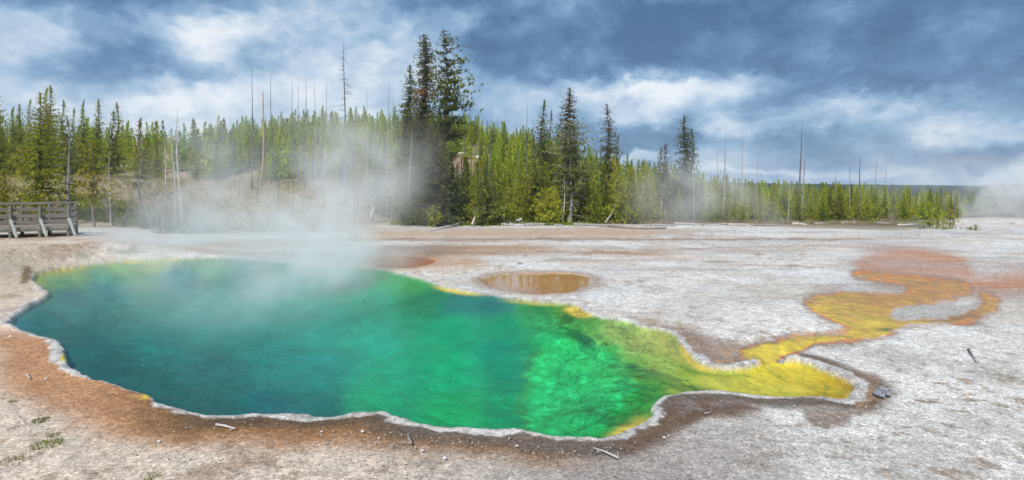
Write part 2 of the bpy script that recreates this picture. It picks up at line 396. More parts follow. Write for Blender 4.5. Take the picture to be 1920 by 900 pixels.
DELTA = [(1514,573),(1522,561),(1560,552),(1640,548),(1700,552),(1712,545),(1690,533),(1640,522),(1600,515),(1620,510),(1700,518),(1780,528),(1815,535),(1815,548),(1770,556),(1800,560),(1740,570),(1690,572),(1660,590),(1690,600),(1720,600),(1790,598),(1835,580),(1850,565),(1835,552),(1850,548),(1870,568),(1862,582),(1832,600),(1780,607),(1720,609),(1680,618),(1650,630),(1600,640),(1560,641),(1512,648),(1506,656),(1468,668),(1462,678),(1466,696),(1432,698),(1434,684),(1424,676),(1396,668),(1390,658),(1420,650),(1470,634),(1520,630),(1575,627),(1590,620),(1575,603),(1545,590)]
m_bank = poly_mask(DELTA, 5, 1, off=8)
lay(m_bank * (.45 + .5 * sst(n_mid, -.3, .3)), (0.25, 0.175, 0.135))
lay(poly_mask([(1500,560),(1530,540),(1620,530),(1700,535),(1690,550),(1600,550),(1530,560),(1516,575)], 8) * .6, (0.30, 0.235, 0.19))
lay(poly_mask(DELTA, 2.6, 1, off=3.5) * (.15 + .85 * sst(n_sm + n_mid, -.15, .25)), (0.55, 0.22, 0.085))
m_d = poly_mask(DELTA, 2.2, 1, off=-1.0)
wet = np.maximum(wet, m_d)
t_ = sst(U, 1500, 1660) * (1 - sst(V, 545, 625))
dcol = np.array([0.58, 0.40, 0.03])[None] * (1 - t_[:, None]) + np.array([0.47, 0.225, 0.035])[None] * t_[:, None]
brightY = np.exp(-(((U - 1475) / 70) ** 2 + ((V - 655) / 20) ** 2))[:, None]
dcol = dcol * (1 - brightY) + np.array([0.72, 0.54, 0.03])[None] * brightY
rrt = sst(U, 1690, 1780)[:, None] * sst(V, 575, 590)[:, None]
dcol = dcol * (1 - rrt) + np.array([0.34, 0.175, 0.04])[None] * rrt
mot = sst(fbm(gx, gy, 2.6, 5, 42, .65), 0.08, 0.30)[:, None] * ((1 - sst(V, 560, 640)) * .6 + .12)[:, None]
dcol = dcol * (1 - mot) + np.array([0.46, 0.19, 0.055])[None] * mot
mot2 = sst(fbm(gx * .5, gy, 3.4, 5, 43, .65), 0.15, 0.4)[:, None] * .55
dcol = dcol * (1 - mot2) + dcol * np.array([.55, .5, .6])[None] * mot2
dcol = dcol * (1 + 0.45 * n_sm[:, None])
gstreak = sst(fbm(gx * 0.6 + gy * 0.5, gy * 2.2, 1.3, 4, 41, .6), 0.28, 0.5)[:, None] * sst(V, 560, 600)[:, None] * 0.45
dcol = dcol * (1 - gstreak) + np.array([0.36, 0.28, 0.04])[None] * gstreak
lay(m_d, dcol)
lay(poly_mask([(1665,590),(1690,578),(1740,571),(1800,572),(1840,566),(1830,582),(1790,596),(1720,600),(1685,600)], 4, off=0) * 0.95, (0.40, 0.37, 0.345))
lay(poly_mask([(1600,532),(1680,545),(1700,549),(1650,549),(1590,547),(1560,543)], 4) * 0.9, (0.46, 0.44, 0.42))
lay(m_d * np.exp(-(((U - 1665) / 18) ** 2 + ((V - 618) / 4) ** 2)), (0.10, 0.13, 0.03))
lay(poly_mask([(1480,628),(1540,622),(1590,616),(1592,626),(1540,634),(1490,640)], 4) * sst(n_sm, -0.3, 0.3) * 0.9, (0.62, 0.30, 0.12))
# crust of white sinter round the water
cw = (0.105 + 0.10 * rimn + 0.17 * n_mid + 0.10 * np.exp(-((U - 110) / 50) ** 2 - ((V - 670) / 40) ** 2) + 0.10 * np.exp(-((U - 1600) / 60) ** 2)) * np.where(V < 610, 1.0 + 0.4 * rimn, 1.0)
chan = poly_mask([(1385,650),(1440,635),(1520,622),(1525,652),(1470,670),(1466,700),(1432,702),(1430,684),(1426,672),(1395,672)], 3, 1)
crust = sst(SD, -0.05, -0.01) * (1 - sst(SD, cw, cw + 0.05)) * (1 - chan)
farcrust = np.where((V < 540) & (U < 690) & (U > 60), 0.25, 1.0)
lay(crust * farcrust, (0.47, 0.445, 0.42))
lay(crust * 0.7 * sst(n_sm, 0.0, 0.4), (0.31, 0.27, 0.245)); lay(crust * 0.6 * sst(-n_sm, 0.15, 0.5), (0.62, 0.60, 0.575))
ystain = sst(fbm(gx, gy, 1.1, 3, 45), 0.3, 0.45) * (SD < 0.08) * (V > 600)
lay(crust * ystain * 0.0, (0.6, 0.45, 0.05))
for (ex, ey, ew, eh, c) in [(118, 671, 5, 8, (0.62, 0.50, 0.06)), (270, 744, 12, 5, (0.66, 0.50, 0.05)), (258, 742, 14, 5, (0.40, 0.22, 0.09))]:
    lay(np.exp(-(((U - ex) / ew) ** 2 + ((V - ey) / eh) ** 2) ** 2), c)
# small pools
mb = 1 - sst(SB, -0.16, -0.02); lay((1 - sst(SB, 0.05, 0.5)) * 0.8, (0.33, 0.245, 0.18)); lay(mb, (0.54, 0.31, 0.12))
lay((1 - sst(SO, 0.2, 1.1)) * 0.6, (0.42, 0.27, 0.165)); lay(1 - sst(SO, -0.05, 0.10), (0.44, 0.175, 0.075))
# pool bed: mats and deepening water colours
bed = [  # photo column, row, colour of the bed there
 (20,612,(.0,.14,.16)),(80,600,(.0,.14,.14)),(130,560,(.02,.17,.18)),(200,540,(.0,.16,.18)),(330,520,(.0,.17,.18)),(450,520,(.0,.20,.18)),(560,520,(.0,.20,.17)),(650,525,(.01,.19,.13)),
 (60,525,(.20,.30,.08)),(120,525,(.06,.26,.12)),(120,508,(.30,.34,.09)),(220,500,(.16,.32,.12)),(300,492,(.26,.34,.12)),(400,492,(.12,.30,.16)),(500,500,(.04,.24,.17)),(600,510,(.03,.24,.15)),(200,520,(.03,.24,.15)),
 (150,640,(.0,.11,.105)),(200,700,(.0,.092,.085)),(300,740,(.0,.10,.088)),(400,770,(.0,.11,.095)),(500,770,(.0,.115,.12)),(600,770,(.0,.14,.12)),(300,640,(.0,.16,.14)),(400,600,(.0,.20,.16)),
 (400,690,(.0,.12,.115)),(500,650,(.0,.19,.16)),(600,600,(.0,.24,.17)),(600,690,(.0,.19,.16)),(700,560,(.0,.24,.14)),(700,640,(.0,.27,.17)),(700,760,(.0,.30,.12)),(750,700,(.0,.28,.14)),
 (720,515,(.02,.24,.07)),(780,535,(.03,.26,.07)),(800,560,(.01,.17,.08)),(860,570,(.01,.14,.12)),(930,572,(.01,.12,.11)),(850,620,(.0,.27,.12)),(950,610,(.0,.23,.10)),(850,700,(.0,.31,.13)),(850,780,(.0,.33,.10)),
 (930,660,(.0,.24,.13)),(960,700,(.0,.25,.13)),(950,790,(.0,.31,.10)),(1000,580,(.02,.20,.05)),(1020,600,(.02,.27,.08)),(1060,585,(.06,.22,.03)),(1080,620,(.02,.30,.06)),(1110,610,(.08,.28,.04)),
 (1150,620,(.24,.36,.09)),(1200,640,(.36,.42,.10)),(1250,640,(.42,.41,.10)),(1280,670,(.42,.42,.09)),(1180,690,(.14,.42,.07)),(1230,690,(.30,.42,.08)),(1140,660,(.06,.44,.09)),(1060,660,(.01,.42,.10)),
 (1030,640,(.0,.34,.09)),(1080,720,(.01,.42,.10)),(1030,740,(.01,.42,.13)),(1020,800,(.01,.40,.12)),(1100,800,(.0,.34,.06)),(1150,760,(.0,.26,.035)),(1200,740,(.01,.27,.03)),(1230,735,(.03,.30,.03)),
 (1290,700,(.25,.33,.03)),(1290,725,(.30,.36,.04)),(1350,720,(.46,.44,.06)),(1400,715,(.54,.46,.055)),(1480,710,(.56,.43,.035)),(1550,735,(.50,.36,.015)),(1590,735,(.44,.26,.01)),(1470,740,(.52,.45,.055)),(1330,705,(.42,.42,.05)),
 (1180,800,(.10,.30,.03)),(1070,825,(.0,.28,.05)),(1430,690,(.62,.52,.03)),(1450,665,(.74,.58,.02)),(1490,645,(.74,.58,.02)),(1520,640,(.74,.58,.02))]
kb = np.where(SD < 0.05)[0]
bu, bv = Uw[kb], Vw[kb]
num = np.zeros((len(kb), 3)); den = np.zeros(len(kb))
for (pu, pv, c) in bed:
    d2 = ((bu - pu) / 1.5) ** 2 + (bv - pv) ** 2
    ww = 1.0 / (d2 + 60.0) ** 1.7
    num += ww[:, None] * np.array(c)[None]; den += ww
bc = num / den[:, None]
bx2, by2 = gx[kb], gy[kb]
al = bx2 * .348 - by2 * .938; ac = bx2 * .938 + by2 * .348
wq = .25 * fbm(bx2, by2, 1.2, 3, 55)
strk = fbm(al * .40 + wq, ac * 1.5 + wq, 2.0, 5, 51, .62)
rag = fbm(bx2, by2, 2.6, 5, 52, .62); rag2 = fbm(bx2, by2, 8.0, 4, 53, .65); rag3 = fbm(bx2 * 1.6, by2, 5.0, 5, 54, .7)
gz_ = sst(U[kb], 960, 1060)
mzone = gz_ * (1 - sst(U[kb], 1290, 1340))
def pm(pts, soft, off=0):
    m_ = 1 - sst(sdf(U[kb] + 26 * rag, V[kb] + 16 * rag, smooth_poly(pts, 2)) - off, -soft, soft)
    return m_
lob = pm([(1000,630),(1040,620),(1060,640),(1090,650),(1150,655),(1190,700),(1200,735),(1150,780),(1100,810),(1060,825),(1010,820),(985,795),(990,745),(985,700),(1010,670),(1020,655)], 6)
lf2 = (lob * .80)[:, None]
bc = bc * (1 - lf2) + np.array([0.012, 0.40, 0.105])[None] * lf2
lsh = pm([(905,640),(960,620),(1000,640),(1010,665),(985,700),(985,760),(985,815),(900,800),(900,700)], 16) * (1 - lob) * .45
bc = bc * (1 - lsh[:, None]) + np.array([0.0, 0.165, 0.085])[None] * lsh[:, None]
bc = bc + (lob * (0.02 + 0.16 * rag + 0.13 * sst(rag3, -0.1, 0.35) - .02))[:, None] * np.array([0.05, 0.85, 0.30])[None] * 0.75  # lumpy highlights of the lit ledge, painted into the bed colour
wdk = 0.16 + 0.75 * np.exp(-(dline(U[kb], V[kb], [(1000,585),(1060,605),(1130,655),(1200,722),(1330,738)]) / 34) ** 2) + .5 * np.exp(-(((U[kb] - 1120) / 60) ** 2 + ((V[kb] - 780) / 40) ** 2))
dk = (mzone * sst(strk + 0.35 * rag, -0.04, 0.30) * np.clip(wdk, 0, .85) * (1 - 0.45 * lob))[:, None]
bc = bc * (1 - dk) + np.array([0.0, 0.105, 0.03])[None] * dk
dk2 = (mzone * sst(rag2 - 0.4 * lob, 0.2, 0.6) * 0.4)[:, None]
bc = bc * (1 - dk2) + bc * np.array([0.3, 0.5, 0.4])[None] * dk2
cr_ = (np.exp(-(rag3 / 0.06) ** 2) * gz_ * .30 + np.exp(-((rag + .1) / 0.04) ** 2) * gz_ * .40 + np.exp(-((strk - .05) / 0.045) ** 2) * gz_ * .40)[:, None]
bc = bc * (1 - cr_) + bc * np.array([0.35, 0.5, 0.4])[None] * cr_
# dark creases along the ledge painted brighter as if lit and across the shallow arm
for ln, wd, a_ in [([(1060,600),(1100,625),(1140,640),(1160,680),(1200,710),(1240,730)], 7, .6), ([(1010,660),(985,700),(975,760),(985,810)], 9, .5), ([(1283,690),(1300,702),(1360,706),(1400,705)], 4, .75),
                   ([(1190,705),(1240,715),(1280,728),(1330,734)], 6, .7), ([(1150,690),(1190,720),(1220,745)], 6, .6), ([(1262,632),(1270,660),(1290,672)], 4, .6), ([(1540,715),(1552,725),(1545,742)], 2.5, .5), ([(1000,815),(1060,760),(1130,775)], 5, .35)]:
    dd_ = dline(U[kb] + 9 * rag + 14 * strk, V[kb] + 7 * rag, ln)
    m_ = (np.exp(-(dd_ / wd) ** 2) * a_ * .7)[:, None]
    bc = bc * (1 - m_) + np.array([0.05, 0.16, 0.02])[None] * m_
yy = sst(U[kb], 1290, 1370)
bc = bc * (1 + (0.20 * rag + 0.07 * rag2)[:, None] * (0.5 + 0.5 * yy[:, None]) * (0.35 + 0.65 * gz_[:, None]))
bc = bc * (1 + 0.20 * (1 - gz_[:, None]) * (rag + 0.7 * strk)[:, None])
olv = (yy * sst(strk + .5 * rag3, .12, .30) * .45)[:, None]
bc = bc * (1 - olv) + np.array([.24, .26, .03])[None] * olv
# yellow mats clinging to the edge
edge_y = np.exp(-(np.clip(-SD[kb], 0, 9) / 0.11) ** 2)
wy = np.zeros(len(kb))
for (eu, ev, eww, ehh, off) in [(1180, 805, 60, 26, 1.0), (1085, 585, 35, 12, 1.0), (860, 545, 60, 12, .75), (1000, 568, 90, 7, .45), (1290, 665, 16, 28, 1.0), (1320, 690, 40, 8, 1.0), (110, 508, 90, 12, .7), (270, 490, 120, 8, .7), (640, 502, 90, 5, .6), (1595, 748, 14, 12, .9)]:
    wy = np.maximum(wy, off * np.exp(-(((U[kb] - eu) / eww) ** 2 + ((V[kb] - ev) / ehh) ** 2) ** 2))
wide = np.exp(-(((U[kb] - 1180) / 70) ** 2 + ((V[kb] - 805) / 30) ** 2) ** 2)
edge_y = np.maximum(edge_y, np.exp(-(np.clip(-SD[kb], 0, 9) / 0.26) ** 4) * np.clip(wide + np.exp(-(((U[kb] - 1085) / 40) ** 2 + ((V[kb] - 585) / 16) ** 2) ** 2), 0, 1))
m_ = np.clip(edge_y * wy * 1.3, 0, 1)[:, None]
bc = bc * (1 - m_) + np.array([0.58, 0.44, 0.07])[None] * m_
mi = sst(-SD[kb], -0.03, 0.03)[:, None]
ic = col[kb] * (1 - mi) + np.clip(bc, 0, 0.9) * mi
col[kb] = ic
grain[kb] = 1 - 0.75 * mi[:, 0]
bedm = np.zeros(N); bedm[kb] = mi[:, 0] * (0.08 + 0.60 * sst(U[kb], 940, 1080)) * (1 - .75 * sst(U[kb], 1180, 1300))
# far land
bank = sst(gr, 36, 44)
dry = np.array([0.34, 0.27, 0.155]); soil = np.array([0.27, 0.205, 0.15]); gras = np.array([0.14, 0.17, 0.06]); hillc = np.array([0.15, 0.125, 0.08])
lf = 1 - sst(U, 600, 800)
lay(bank * lf, dry)
lay(bank * lf * sst(n_mid, -0.2, 0.5) * 0.8, soil)
lay(bank * sst(gr, 44.3, 46) * (1 - lf) * 0.95 * (1 - sst(U, 1650, 1750)), (0.30, 0.24, 0.17))
lay(sst(gr, 46, 52) * (1 - lf) * (1 - sst(U, 1700, 1800) * (1 - sst(gr, 62, 72))), hillc)
lay(poly_mask([(130,385),(200,385),(330,385),(400,400),(330,412),(200,404),(140,404)], 7) * 0.8, gras)
lay(poly_mask([(740,405),(900,404),(1060,412),(1100,420),(900,421),(740,415)], 5) * sst(n_mid, -0.3, 0.3) * 0.75, gras)
lay(sst(gr, 66, 72) * (1 - sst(gr, 140, 180)) * (0.6 + 0.4 * n_mid), hillc)
lay(poly_mask([(280,290),(420,285),(450,330),(280,335)], 12) * 0.9, (0.36, 0.25, 0.19))
lay(poly_mask([(840,290),(895,285),(910,335),(880,345),(845,335)], 8) * 0.95, (0.33, 0.22, 0.17))
lay(sst(gr, 150, 200), (0.022, 0.035, 0.03))
grain = grain * (1 - 0.8 * wet)
col = np.clip(col, 0.0, 0.95)

def np_mesh(name, verts, quads=None, tris=None, smooth=True):
    me = bpy.data.meshes.new(name)
    verts = np.asarray(verts, np.float32)
    me.vertices.add(len(verts)); me.vertices.foreach_set('co', verts.ravel())
    fs = []; ls = []
    nq = 0 if quads is None else len(quads); ntr = 0 if tris is None else len(tris)
    loops = np.concatenate([np.asarray(quads, np.int32).ravel() if nq else np.zeros(0, np.int32), np.asarray(tris, np.int32).ravel() if ntr else np.zeros(0, np.int32)])
    starts = np.concatenate([np.arange(nq) * 4, nq * 4 + np.arange(ntr) * 3]).astype(np.int32)
    me.loops.add(len(loops)); me.loops.foreach_set('vertex_index', loops)
    me.polygons.add(nq + ntr); me.polygons.foreach_set('loop_start', starts)
    me.update(calc_edges=True)
    me.validate()
    me.polygons.foreach_set('use_smooth', np.full(len(me.polygons), smooth))
    return me
def add_attr(me, name, arr):
    if arr.ndim == 2:
        a = me.color_attributes.new(name, 'FLOAT_COLOR', 'POINT')
        a.data.foreach_set('color', np.concatenate([arr, np.ones((len(arr), 1))], 1).astype(np.float32).ravel())
    else:
        a = me.attributes.new(name, 'FLOAT', 'POINT')
        a.data.foreach_set('value', arr.astype(np.float32))
i0 = np.arange(nr - 1)[:, None] * nt + np.arange(nt)[None, :]
i1 = np.arange(nr - 1)[:, None] * nt + (np.arange(nt)[None, :] + 1) % nt
quads = np.stack([i0, i1, i1 + nt, i0 + nt], -1).reshape(-1, 4)[:, ::-1]
gv = np.stack([gx, gy, gz], 1)
gv = np.concatenate([gv, [[0, 0, gz[:nt].mean()]]])
ctr = len(gv) - 1
tr0 = np.stack([np.arange(nt), np.full(nt, ctr), (np.arange(nt) + 1) % nt], 1)
gm = np_mesh('ground', gv, quads, tr0)
col1 = np.concatenate([col, [[.5, .45, .4]]])
add_attr(gm, 'mineral', col1); bedm = np.maximum(bedm, wet * .4)
add_attr(gm, 'wet', np.append(wet, 0.0)); add_attr(gm, 'bed', np.append(bedm, 0.0)); add_attr(gm, 'grain', np.append(grain, 1.0))

def new_mat(name):
    m = bpy.data.materials.new(name); m.use_nodes = True
    t = NT(m.node_tree)
    out = t.n('ShaderNodeOutputMaterial')
    return m, t, out
def attr(t, name, out='Color'):
    a = t.n('ShaderNodeAttribute', attribute_name=name); return a.outputs[out]

# ground material
mg, t, out = new_mat('sinter_ground')
tc = t.n('ShaderNodeTexCoord'); P = tc.outputs['Object']
base = attr(t, 'mineral'); gr_ = attr(t, 'grain', 'Fac'); wt = attr(t, 'wet', 'Fac')
na = t.noise(P, 26, 4, 0.75); nb = t.noise(P, 7, 4, 0.7); nc = t.noise(P, 60, 2, 0.6)
vor = t.n('ShaderNodeTexVoronoi'); vor.inputs['Scale'].default_value = 22; t.l(P, vor.inputs['Vector'])
va = t.mr(na, 0.30, 0.70, 0.62, 1.38, smooth=False)
vb = t.mr(nb, 0.30, 0.70, 0.78, 1.20, smooth=False)
vc = t.mr(nc, 0.30, 0.70, 0.80, 1.20, smooth=False)
vv = t.m('MULTIPLY', t.m('MULTIPLY', va, vb), vc)
def cells(scale, lo, hi):
    v_ = t.n('ShaderNodeTexVoronoi'); v_.inputs['Scale'].default_value = scale
    t.l(t.vm('ADD', P, t.vm('MULTIPLY', t.noise(P, scale * .8, 2, .6, out='Color'), (1.2 / scale, 1.2 / scale, 0))), v_.inputs['Vector'])
    sx_ = t.n('ShaderNodeSeparateXYZ'); t.l(v_.outputs['Color'], sx_.inputs[0])
    return t.mr(sx_.outputs[0], 0, 1, lo, hi, smooth=False)
vv = t.m('MULTIPLY', vv, t.m('MULTIPLY', cells(38, .74, 1.24), cells(13, .88, 1.11)))
vv = t.m('ADD', t.m('MULTIPLY', t.m('SUBTRACT', vv, 1.0), gr_), 1.0)
bd = attr(t, 'bed', 'Fac')
mpb = t.n('ShaderNodeMapping'); mpb.inputs['Rotation'].default_value = (0, 0, R(-20)); mpb.inputs['Scale'].default_value = (1.15, .9, 0.0); t.l(P, mpb.inputs[0])
b1 = t.noise(mpb.outputs[0], 2.2, 9, .68, dist=.5); b2 = t.noise(mpb.outputs[0], 1.3, 7, .6, dist=.9); b3 = t.noise(mpb.outputs[0], 8, 6, .75)
bm_ = t.m('MULTIPLY', t.mr(b1, .34, .64, .58, 1.42, smooth=False), t.mr(b3, .3, .7, .72, 1.28, smooth=False))
vein = t.mr(t.m('ABSOLUTE', t.m('SUBTRACT', b2, .5)), 0.0, .028, .42, 1.0)
vein2 = t.mr(t.m('ABSOLUTE', t.m('SUBTRACT', b1, .47)), 0.0, .02, .62, 1.0)
bm_ = t.m('MULTIPLY', t.m('MULTIPLY', bm_, vein), vein2)
vv = t.m('MULTIPLY', vv, t.m('ADD', t.m('MULTIPLY', t.m('SUBTRACT', bm_, 1.0), bd), 1.0))
cc = t.vm('MULTIPLY', base, t.n('ShaderNodeCombineXYZ').outputs[0])
cx_ = t.n('ShaderNodeCombineXYZ')
for i in range(3): t.l(vv, cx_.inputs[i])
cc = t.vm('MULTIPLY', base, cx_.outputs[0])
spk = t.m('MULTIPLY', t.mr(t.noise(P, 17, 5, 0.8), 0.60, 0.68), t.m('MULTIPLY', gr_, 0.75))
cc = t.mix(spk, cc, t.mix(0.75, cc, (0.16, 0.10, 0.06)))
wsp = t.m('MULTIPLY', t.mr(t.noise(P, 33, 3, 0.7), 0.66, 0.72), t.m('MULTIPLY', gr_, 0.6))
cc = t.mix(wsp, cc, (0.60, 0.58, 0.56))
bs = t.n('ShaderNodeBsdfPrincipled')
t.l(cc, bs.inputs['Base Color'])
t.l(t.mr(wt, 0, 1, 0.92, 0.32), bs.inputs['Roughness'])
bs.inputs['Specular IOR Level'].default_value = 0.25
bump = t.n('ShaderNodeBump'); bump.inputs['Strength'].default_value = 0.7; bump.inputs['Distance'].default_value = 0.03
hh = t.m('ADD', t.m('MULTIPLY', na, 0.7), t.m('MULTIPLY', nb, 1.2))
hh = t.m('ADD', hh, t.m('MULTIPLY', cells(13, 0, 1), .4))
hh = t.m('MULTIPLY', t.m('ADD', hh, t.m('MULTIPLY', nc, 0.3)), gr_)
t.l(hh, bump.inputs['Height']); t.l(bump.outputs[0], bs.inputs['Normal'])
t.l(bs.outputs[0], out.inputs['Surface'])
gm.materials.append(mg)
ground = bpy.data.objects.new('ground', gm); C.objects.link(ground); ground['kind'] = 'structure'

# ------------------------------------------------------------------ water sheets
def water_mat(name, kf, tint, bumps=0.02, sc=3.0):
    m, t, out = new_mat(name)
    tr = t.n('ShaderNodeBsdfTransparent'); tr.inputs[0].default_value = (*tint, 1)
    gl = t.n('ShaderNodeBsdfGlossy'); gl.inputs['Roughness'].default_value = 0.03
    gl.inputs['Color'].default_value = (1, 1, 1, 1)
    tcn = t.n('ShaderNodeTexCoord')
    mp = t.n('ShaderNodeMapping'); mp.inputs['Scale'].default_value = (1.0, 1.7, 1.0); t.l(tcn.outputs['Object'], mp.inputs[0])
    b_ = t.n('ShaderNodeBump'); b_.inputs['Strength'].default_value = 1.0; b_.inputs['Distance'].default_value = bumps
    t.l(t.noise(mp.outputs[0], sc, 3, 0.55), b_.inputs['Height'])
    fr = t.n('ShaderNodeFresnel'); fr.inputs['IOR'].default_value = 1.33
    t.l(b_.outputs[0], fr.inputs['Normal']); t.l(b_.outputs[0], gl.inputs['Normal'])
    f = t.m('MULTIPLY', fr.outputs[0], kf, clamp=True)
    mx = t.n('ShaderNodeMixShader'); t.l(f, mx.inputs[0]); t.l(tr.outputs[0], mx.inputs[1]); t.l(gl.outputs[0], mx.inputs[2])
    t.l(mx.outputs[0], out.inputs['Surface'])
    return m
def sheet(name, poly, z, grow, m):
    c = poly.mean(0)
    nx = np.roll(poly, -1, 0) - np.roll(poly, 1, 0)
    nrm = np.stack([nx[:, 1], -nx[:, 0]], 1); nrm /= np.linalg.norm(nrm, axis=1)[:, None] + 1e-9
    area = 0.5 * np.sum(poly[:, 0] * np.roll(poly[:, 1], -1) - np.roll(poly[:, 0], -1) * poly[:, 1])
    if area < 0: nrm = -nrm
    pp = poly + nrm * grow
    if area < 0: pp = pp[::-1]
    me = bpy.data.meshes.new(name)
    me.from_pydata([(p[0], p[1], z) for p in pp], [], [list(range(len(pp)))])
    me.materials.append(m)
    o = bpy.data.objects.new(name, me); C.objects.link(o); o['kind'] = 'structure'
    return o
sheet('water', POOL, 0.0, 0.12, water_mat('spring_water', 0.27, (1, 1, 1), 0.008, 4.0))
sheet('water', BROWN, 0.012, 0.10, water_mat('still_water', 1.05, (1, 1, 1), 0.0015, 2.0))
sheet('water', ORANGE, 0.012, 0.10, water_mat('shallow_water', 0.6, (1, 1, 1), 0.002, 2.0))

# ------------------------------------------------------------------ far ridge
def ridge():
    n = 500
    us = np.linspace(900, 2900, n)
    rows = []
    for k, (Y, hz) in enumerate([(300, -3), (420, 0.35), (560, 0.8), (700, 1.0), (900, 0.6)]):
        x = (us - CX) / FPX * Y
        top = np.interp(us, [900, 1200, 1350, 1500, 1700, 1850, 1960, 2200, 2900], [9, 9.5, 8.2, 6.6, 5.2, 4.6, 6.0, 9, 9]) * 1.0
        z = np.where(hz > 0, hz * top, -3) + (0.35 * fbm(us, us * 0 + k * 7, 0.35, 4, 60 + k) + 0.5 * fbm(us, us * 0, 0.03, 3, 66) if hz > 0 else 0)
        rows.append(np.stack([x, np.full(n, Y), z], 1))
    v = np.concatenate(rows)
    a = np.arange(n - 1)
    q = np.concatenate([np.stack([k * n + a, k * n + a + 1, (k + 1) * n + a + 1, (k + 1) * n + a], 1) for k in range(len(rows) - 1)])
    me = np_mesh('hills', v, q)
    m, t, out = new_mat('forested_ridge')
    tcn = t.n('ShaderNodeTexCoord')
    mp = t.n('ShaderNodeMapping'); mp.inputs['Scale'].default_value = (1, 1, 0.4); t.l(tcn.outputs['Object'], mp.inputs[0])
    c = t.ramp(t.noise(mp.outputs[0], 0.4, 5, 0.7), [(0.3, (0.012, 0.02, 0.025)), (0.7, (0.03, 0.05, 0.05))])
    bs = t.n('ShaderNodeBsdfDiffuse'); t.l(c, bs.inputs[0]); t.l(bs.outputs[0], out.inputs[0])
    me.materials.append(m)
    o = bpy.data.objects.new('hills', me); C.objects.link(o); o['kind'] = 'structure'
ridge()

# ------------------------------------------------------------------ materials for plants and wood
def foliage_mat():
    m, t, out = new_mat('needles')
    c = attr(t, 'tint')
    oi = t.n('ShaderNodeObjectInfo')
    hs = t.n('ShaderNodeHueSaturation')
    t.l(t.m('MULTIPLY_ADD', oi.outputs['Random'], 0.035, 0.4825), hs.inputs['Hue'])
    rnd2 = t.m('FRACT', t.m('MULTIPLY', oi.outputs['Random'], 7.31))
    t.l(t.m('MULTIPLY_ADD', rnd2, 0.5, 0.78), hs.inputs['Value'])
    t.l(c, hs.inputs['Color'])
    d = t.n('ShaderNodeBsdfDiffuse'); t.l(hs.outputs[0], d.inputs[0])
    tl = t.n('ShaderNodeBsdfTranslucent'); t.l(hs.outputs[0], tl.inputs[0])
    mx = t.n('ShaderNodeMixShader'); mx.inputs[0].default_value = 0.45
    t.l(d.outputs[0], mx.inputs[1]); t.l(tl.outputs[0], mx.inputs[2]); t.l(mx.outputs[0], out.inputs[0])
    return m
def wood_mat(name, c1, c2, sc=6.0, stretch=(1, 1, 0.2), rough=0.85, bd=0.02):
    m, t, out = new_mat(name)
    tcn = t.n('ShaderNodeTexCoord')
    mp = t.n('ShaderNodeMapping'); mp.inputs['Scale'].default_value = stretch; t.l(tcn.outputs['Object'], mp.inputs[0])
    n = t.noise(mp.outputs[0], sc, 5, 0.7)
    c = t.ramp(n, [(0.32, c1), (0.68, c2)])
    bs = t.n('ShaderNodeBsdfPrincipled'); t.l(c, bs.inputs['Base Color']); bs.inputs['Roughness'].default_value = rough
    bs.inputs['Specular IOR Level'].default_value = 0.2
    b_ = t.n('ShaderNodeBump'); b_.inputs['Distance'].default_value = bd; t.l(n, b_.inputs['Height']); t.l(b_.outputs[0], bs.inputs['Normal'])
    t.l(bs.outputs[0], out.inputs[0])
    return m
M = dict(
    leaf=foliage_mat(),
    bark=wood_mat('pine_bark', (0.10, 0.075, 0.06), (0.26, 0.21, 0.18), 8),
    grey=wood_mat('dead_wood', (0.16, 0.145, 0.14), (0.40, 0.37, 0.36), 9),
    pale=wood_mat('bleached_wood', (0.34, 0.31, 0.30), (0.62, 0.58, 0.56), 9),
    dark=wood_mat('charred_dead_wood', (0.07, 0.062, 0.07), (0.17, 0.15, 0.16), 7),
    orange=wood_mat('stripped_orange_wood', (0.30, 0.17, 0.10), (0.52, 0.33, 0.22), 6),
    rail=wood_mat('weathered_rail_wood', (0.09, 0.075, 0.07), (0.25, 0.22, 0.20), 5, (0.3, 3, 6)),
    post=wood_mat('lichened_post_wood', (0.085, 0.09, 0.07), (0.22, 0.225, 0.18), 5, (3, 3, 0.5)),
    brace=wood_mat('pale_brace_wood', (0.30, 0.34, 0.30), (0.52, 0.56, 0.50), 6, (3, 3, 0.6)),
    deck=wood_mat('deck_plank_wood', (0.22, 0.17, 0.14), (0.42, 0.35, 0.30), 5, (4, 0.6, 1)),
    snow=wood_mat('old_snow', (0.70, 0.73, 0.78), (0.86, 0.88, 0.92), 3, (1, 1, 1), 0.6),
    stone=wood_mat('grey_stone', (0.12, 0.13, 0.155), (0.36, 0.37, 0.40), 22, (1, 1, 1)),
    grit=wood_mat('grit', (0.22, 0.17, 0.13), (0.52, 0.49, 0.46), 9, (1, 1, 1)),
    white=wood_mat('white_sinter_chip', (0.55, 0.54, 0.52), (0.78, 0.77, 0.75), 20, (1, 1, 1)),
)

def link(name, me, parent=None, loc=None):
    o = bpy.data.objects.new(name, me); C.objects.link(o)
    if parent is not None: o.parent = parent
    if loc is not None: o.location = loc
    return o
def tag(o, label, cat, group=None):
    o['label'] = label; o['category'] = cat
    if group: o['group'] = group
    return o

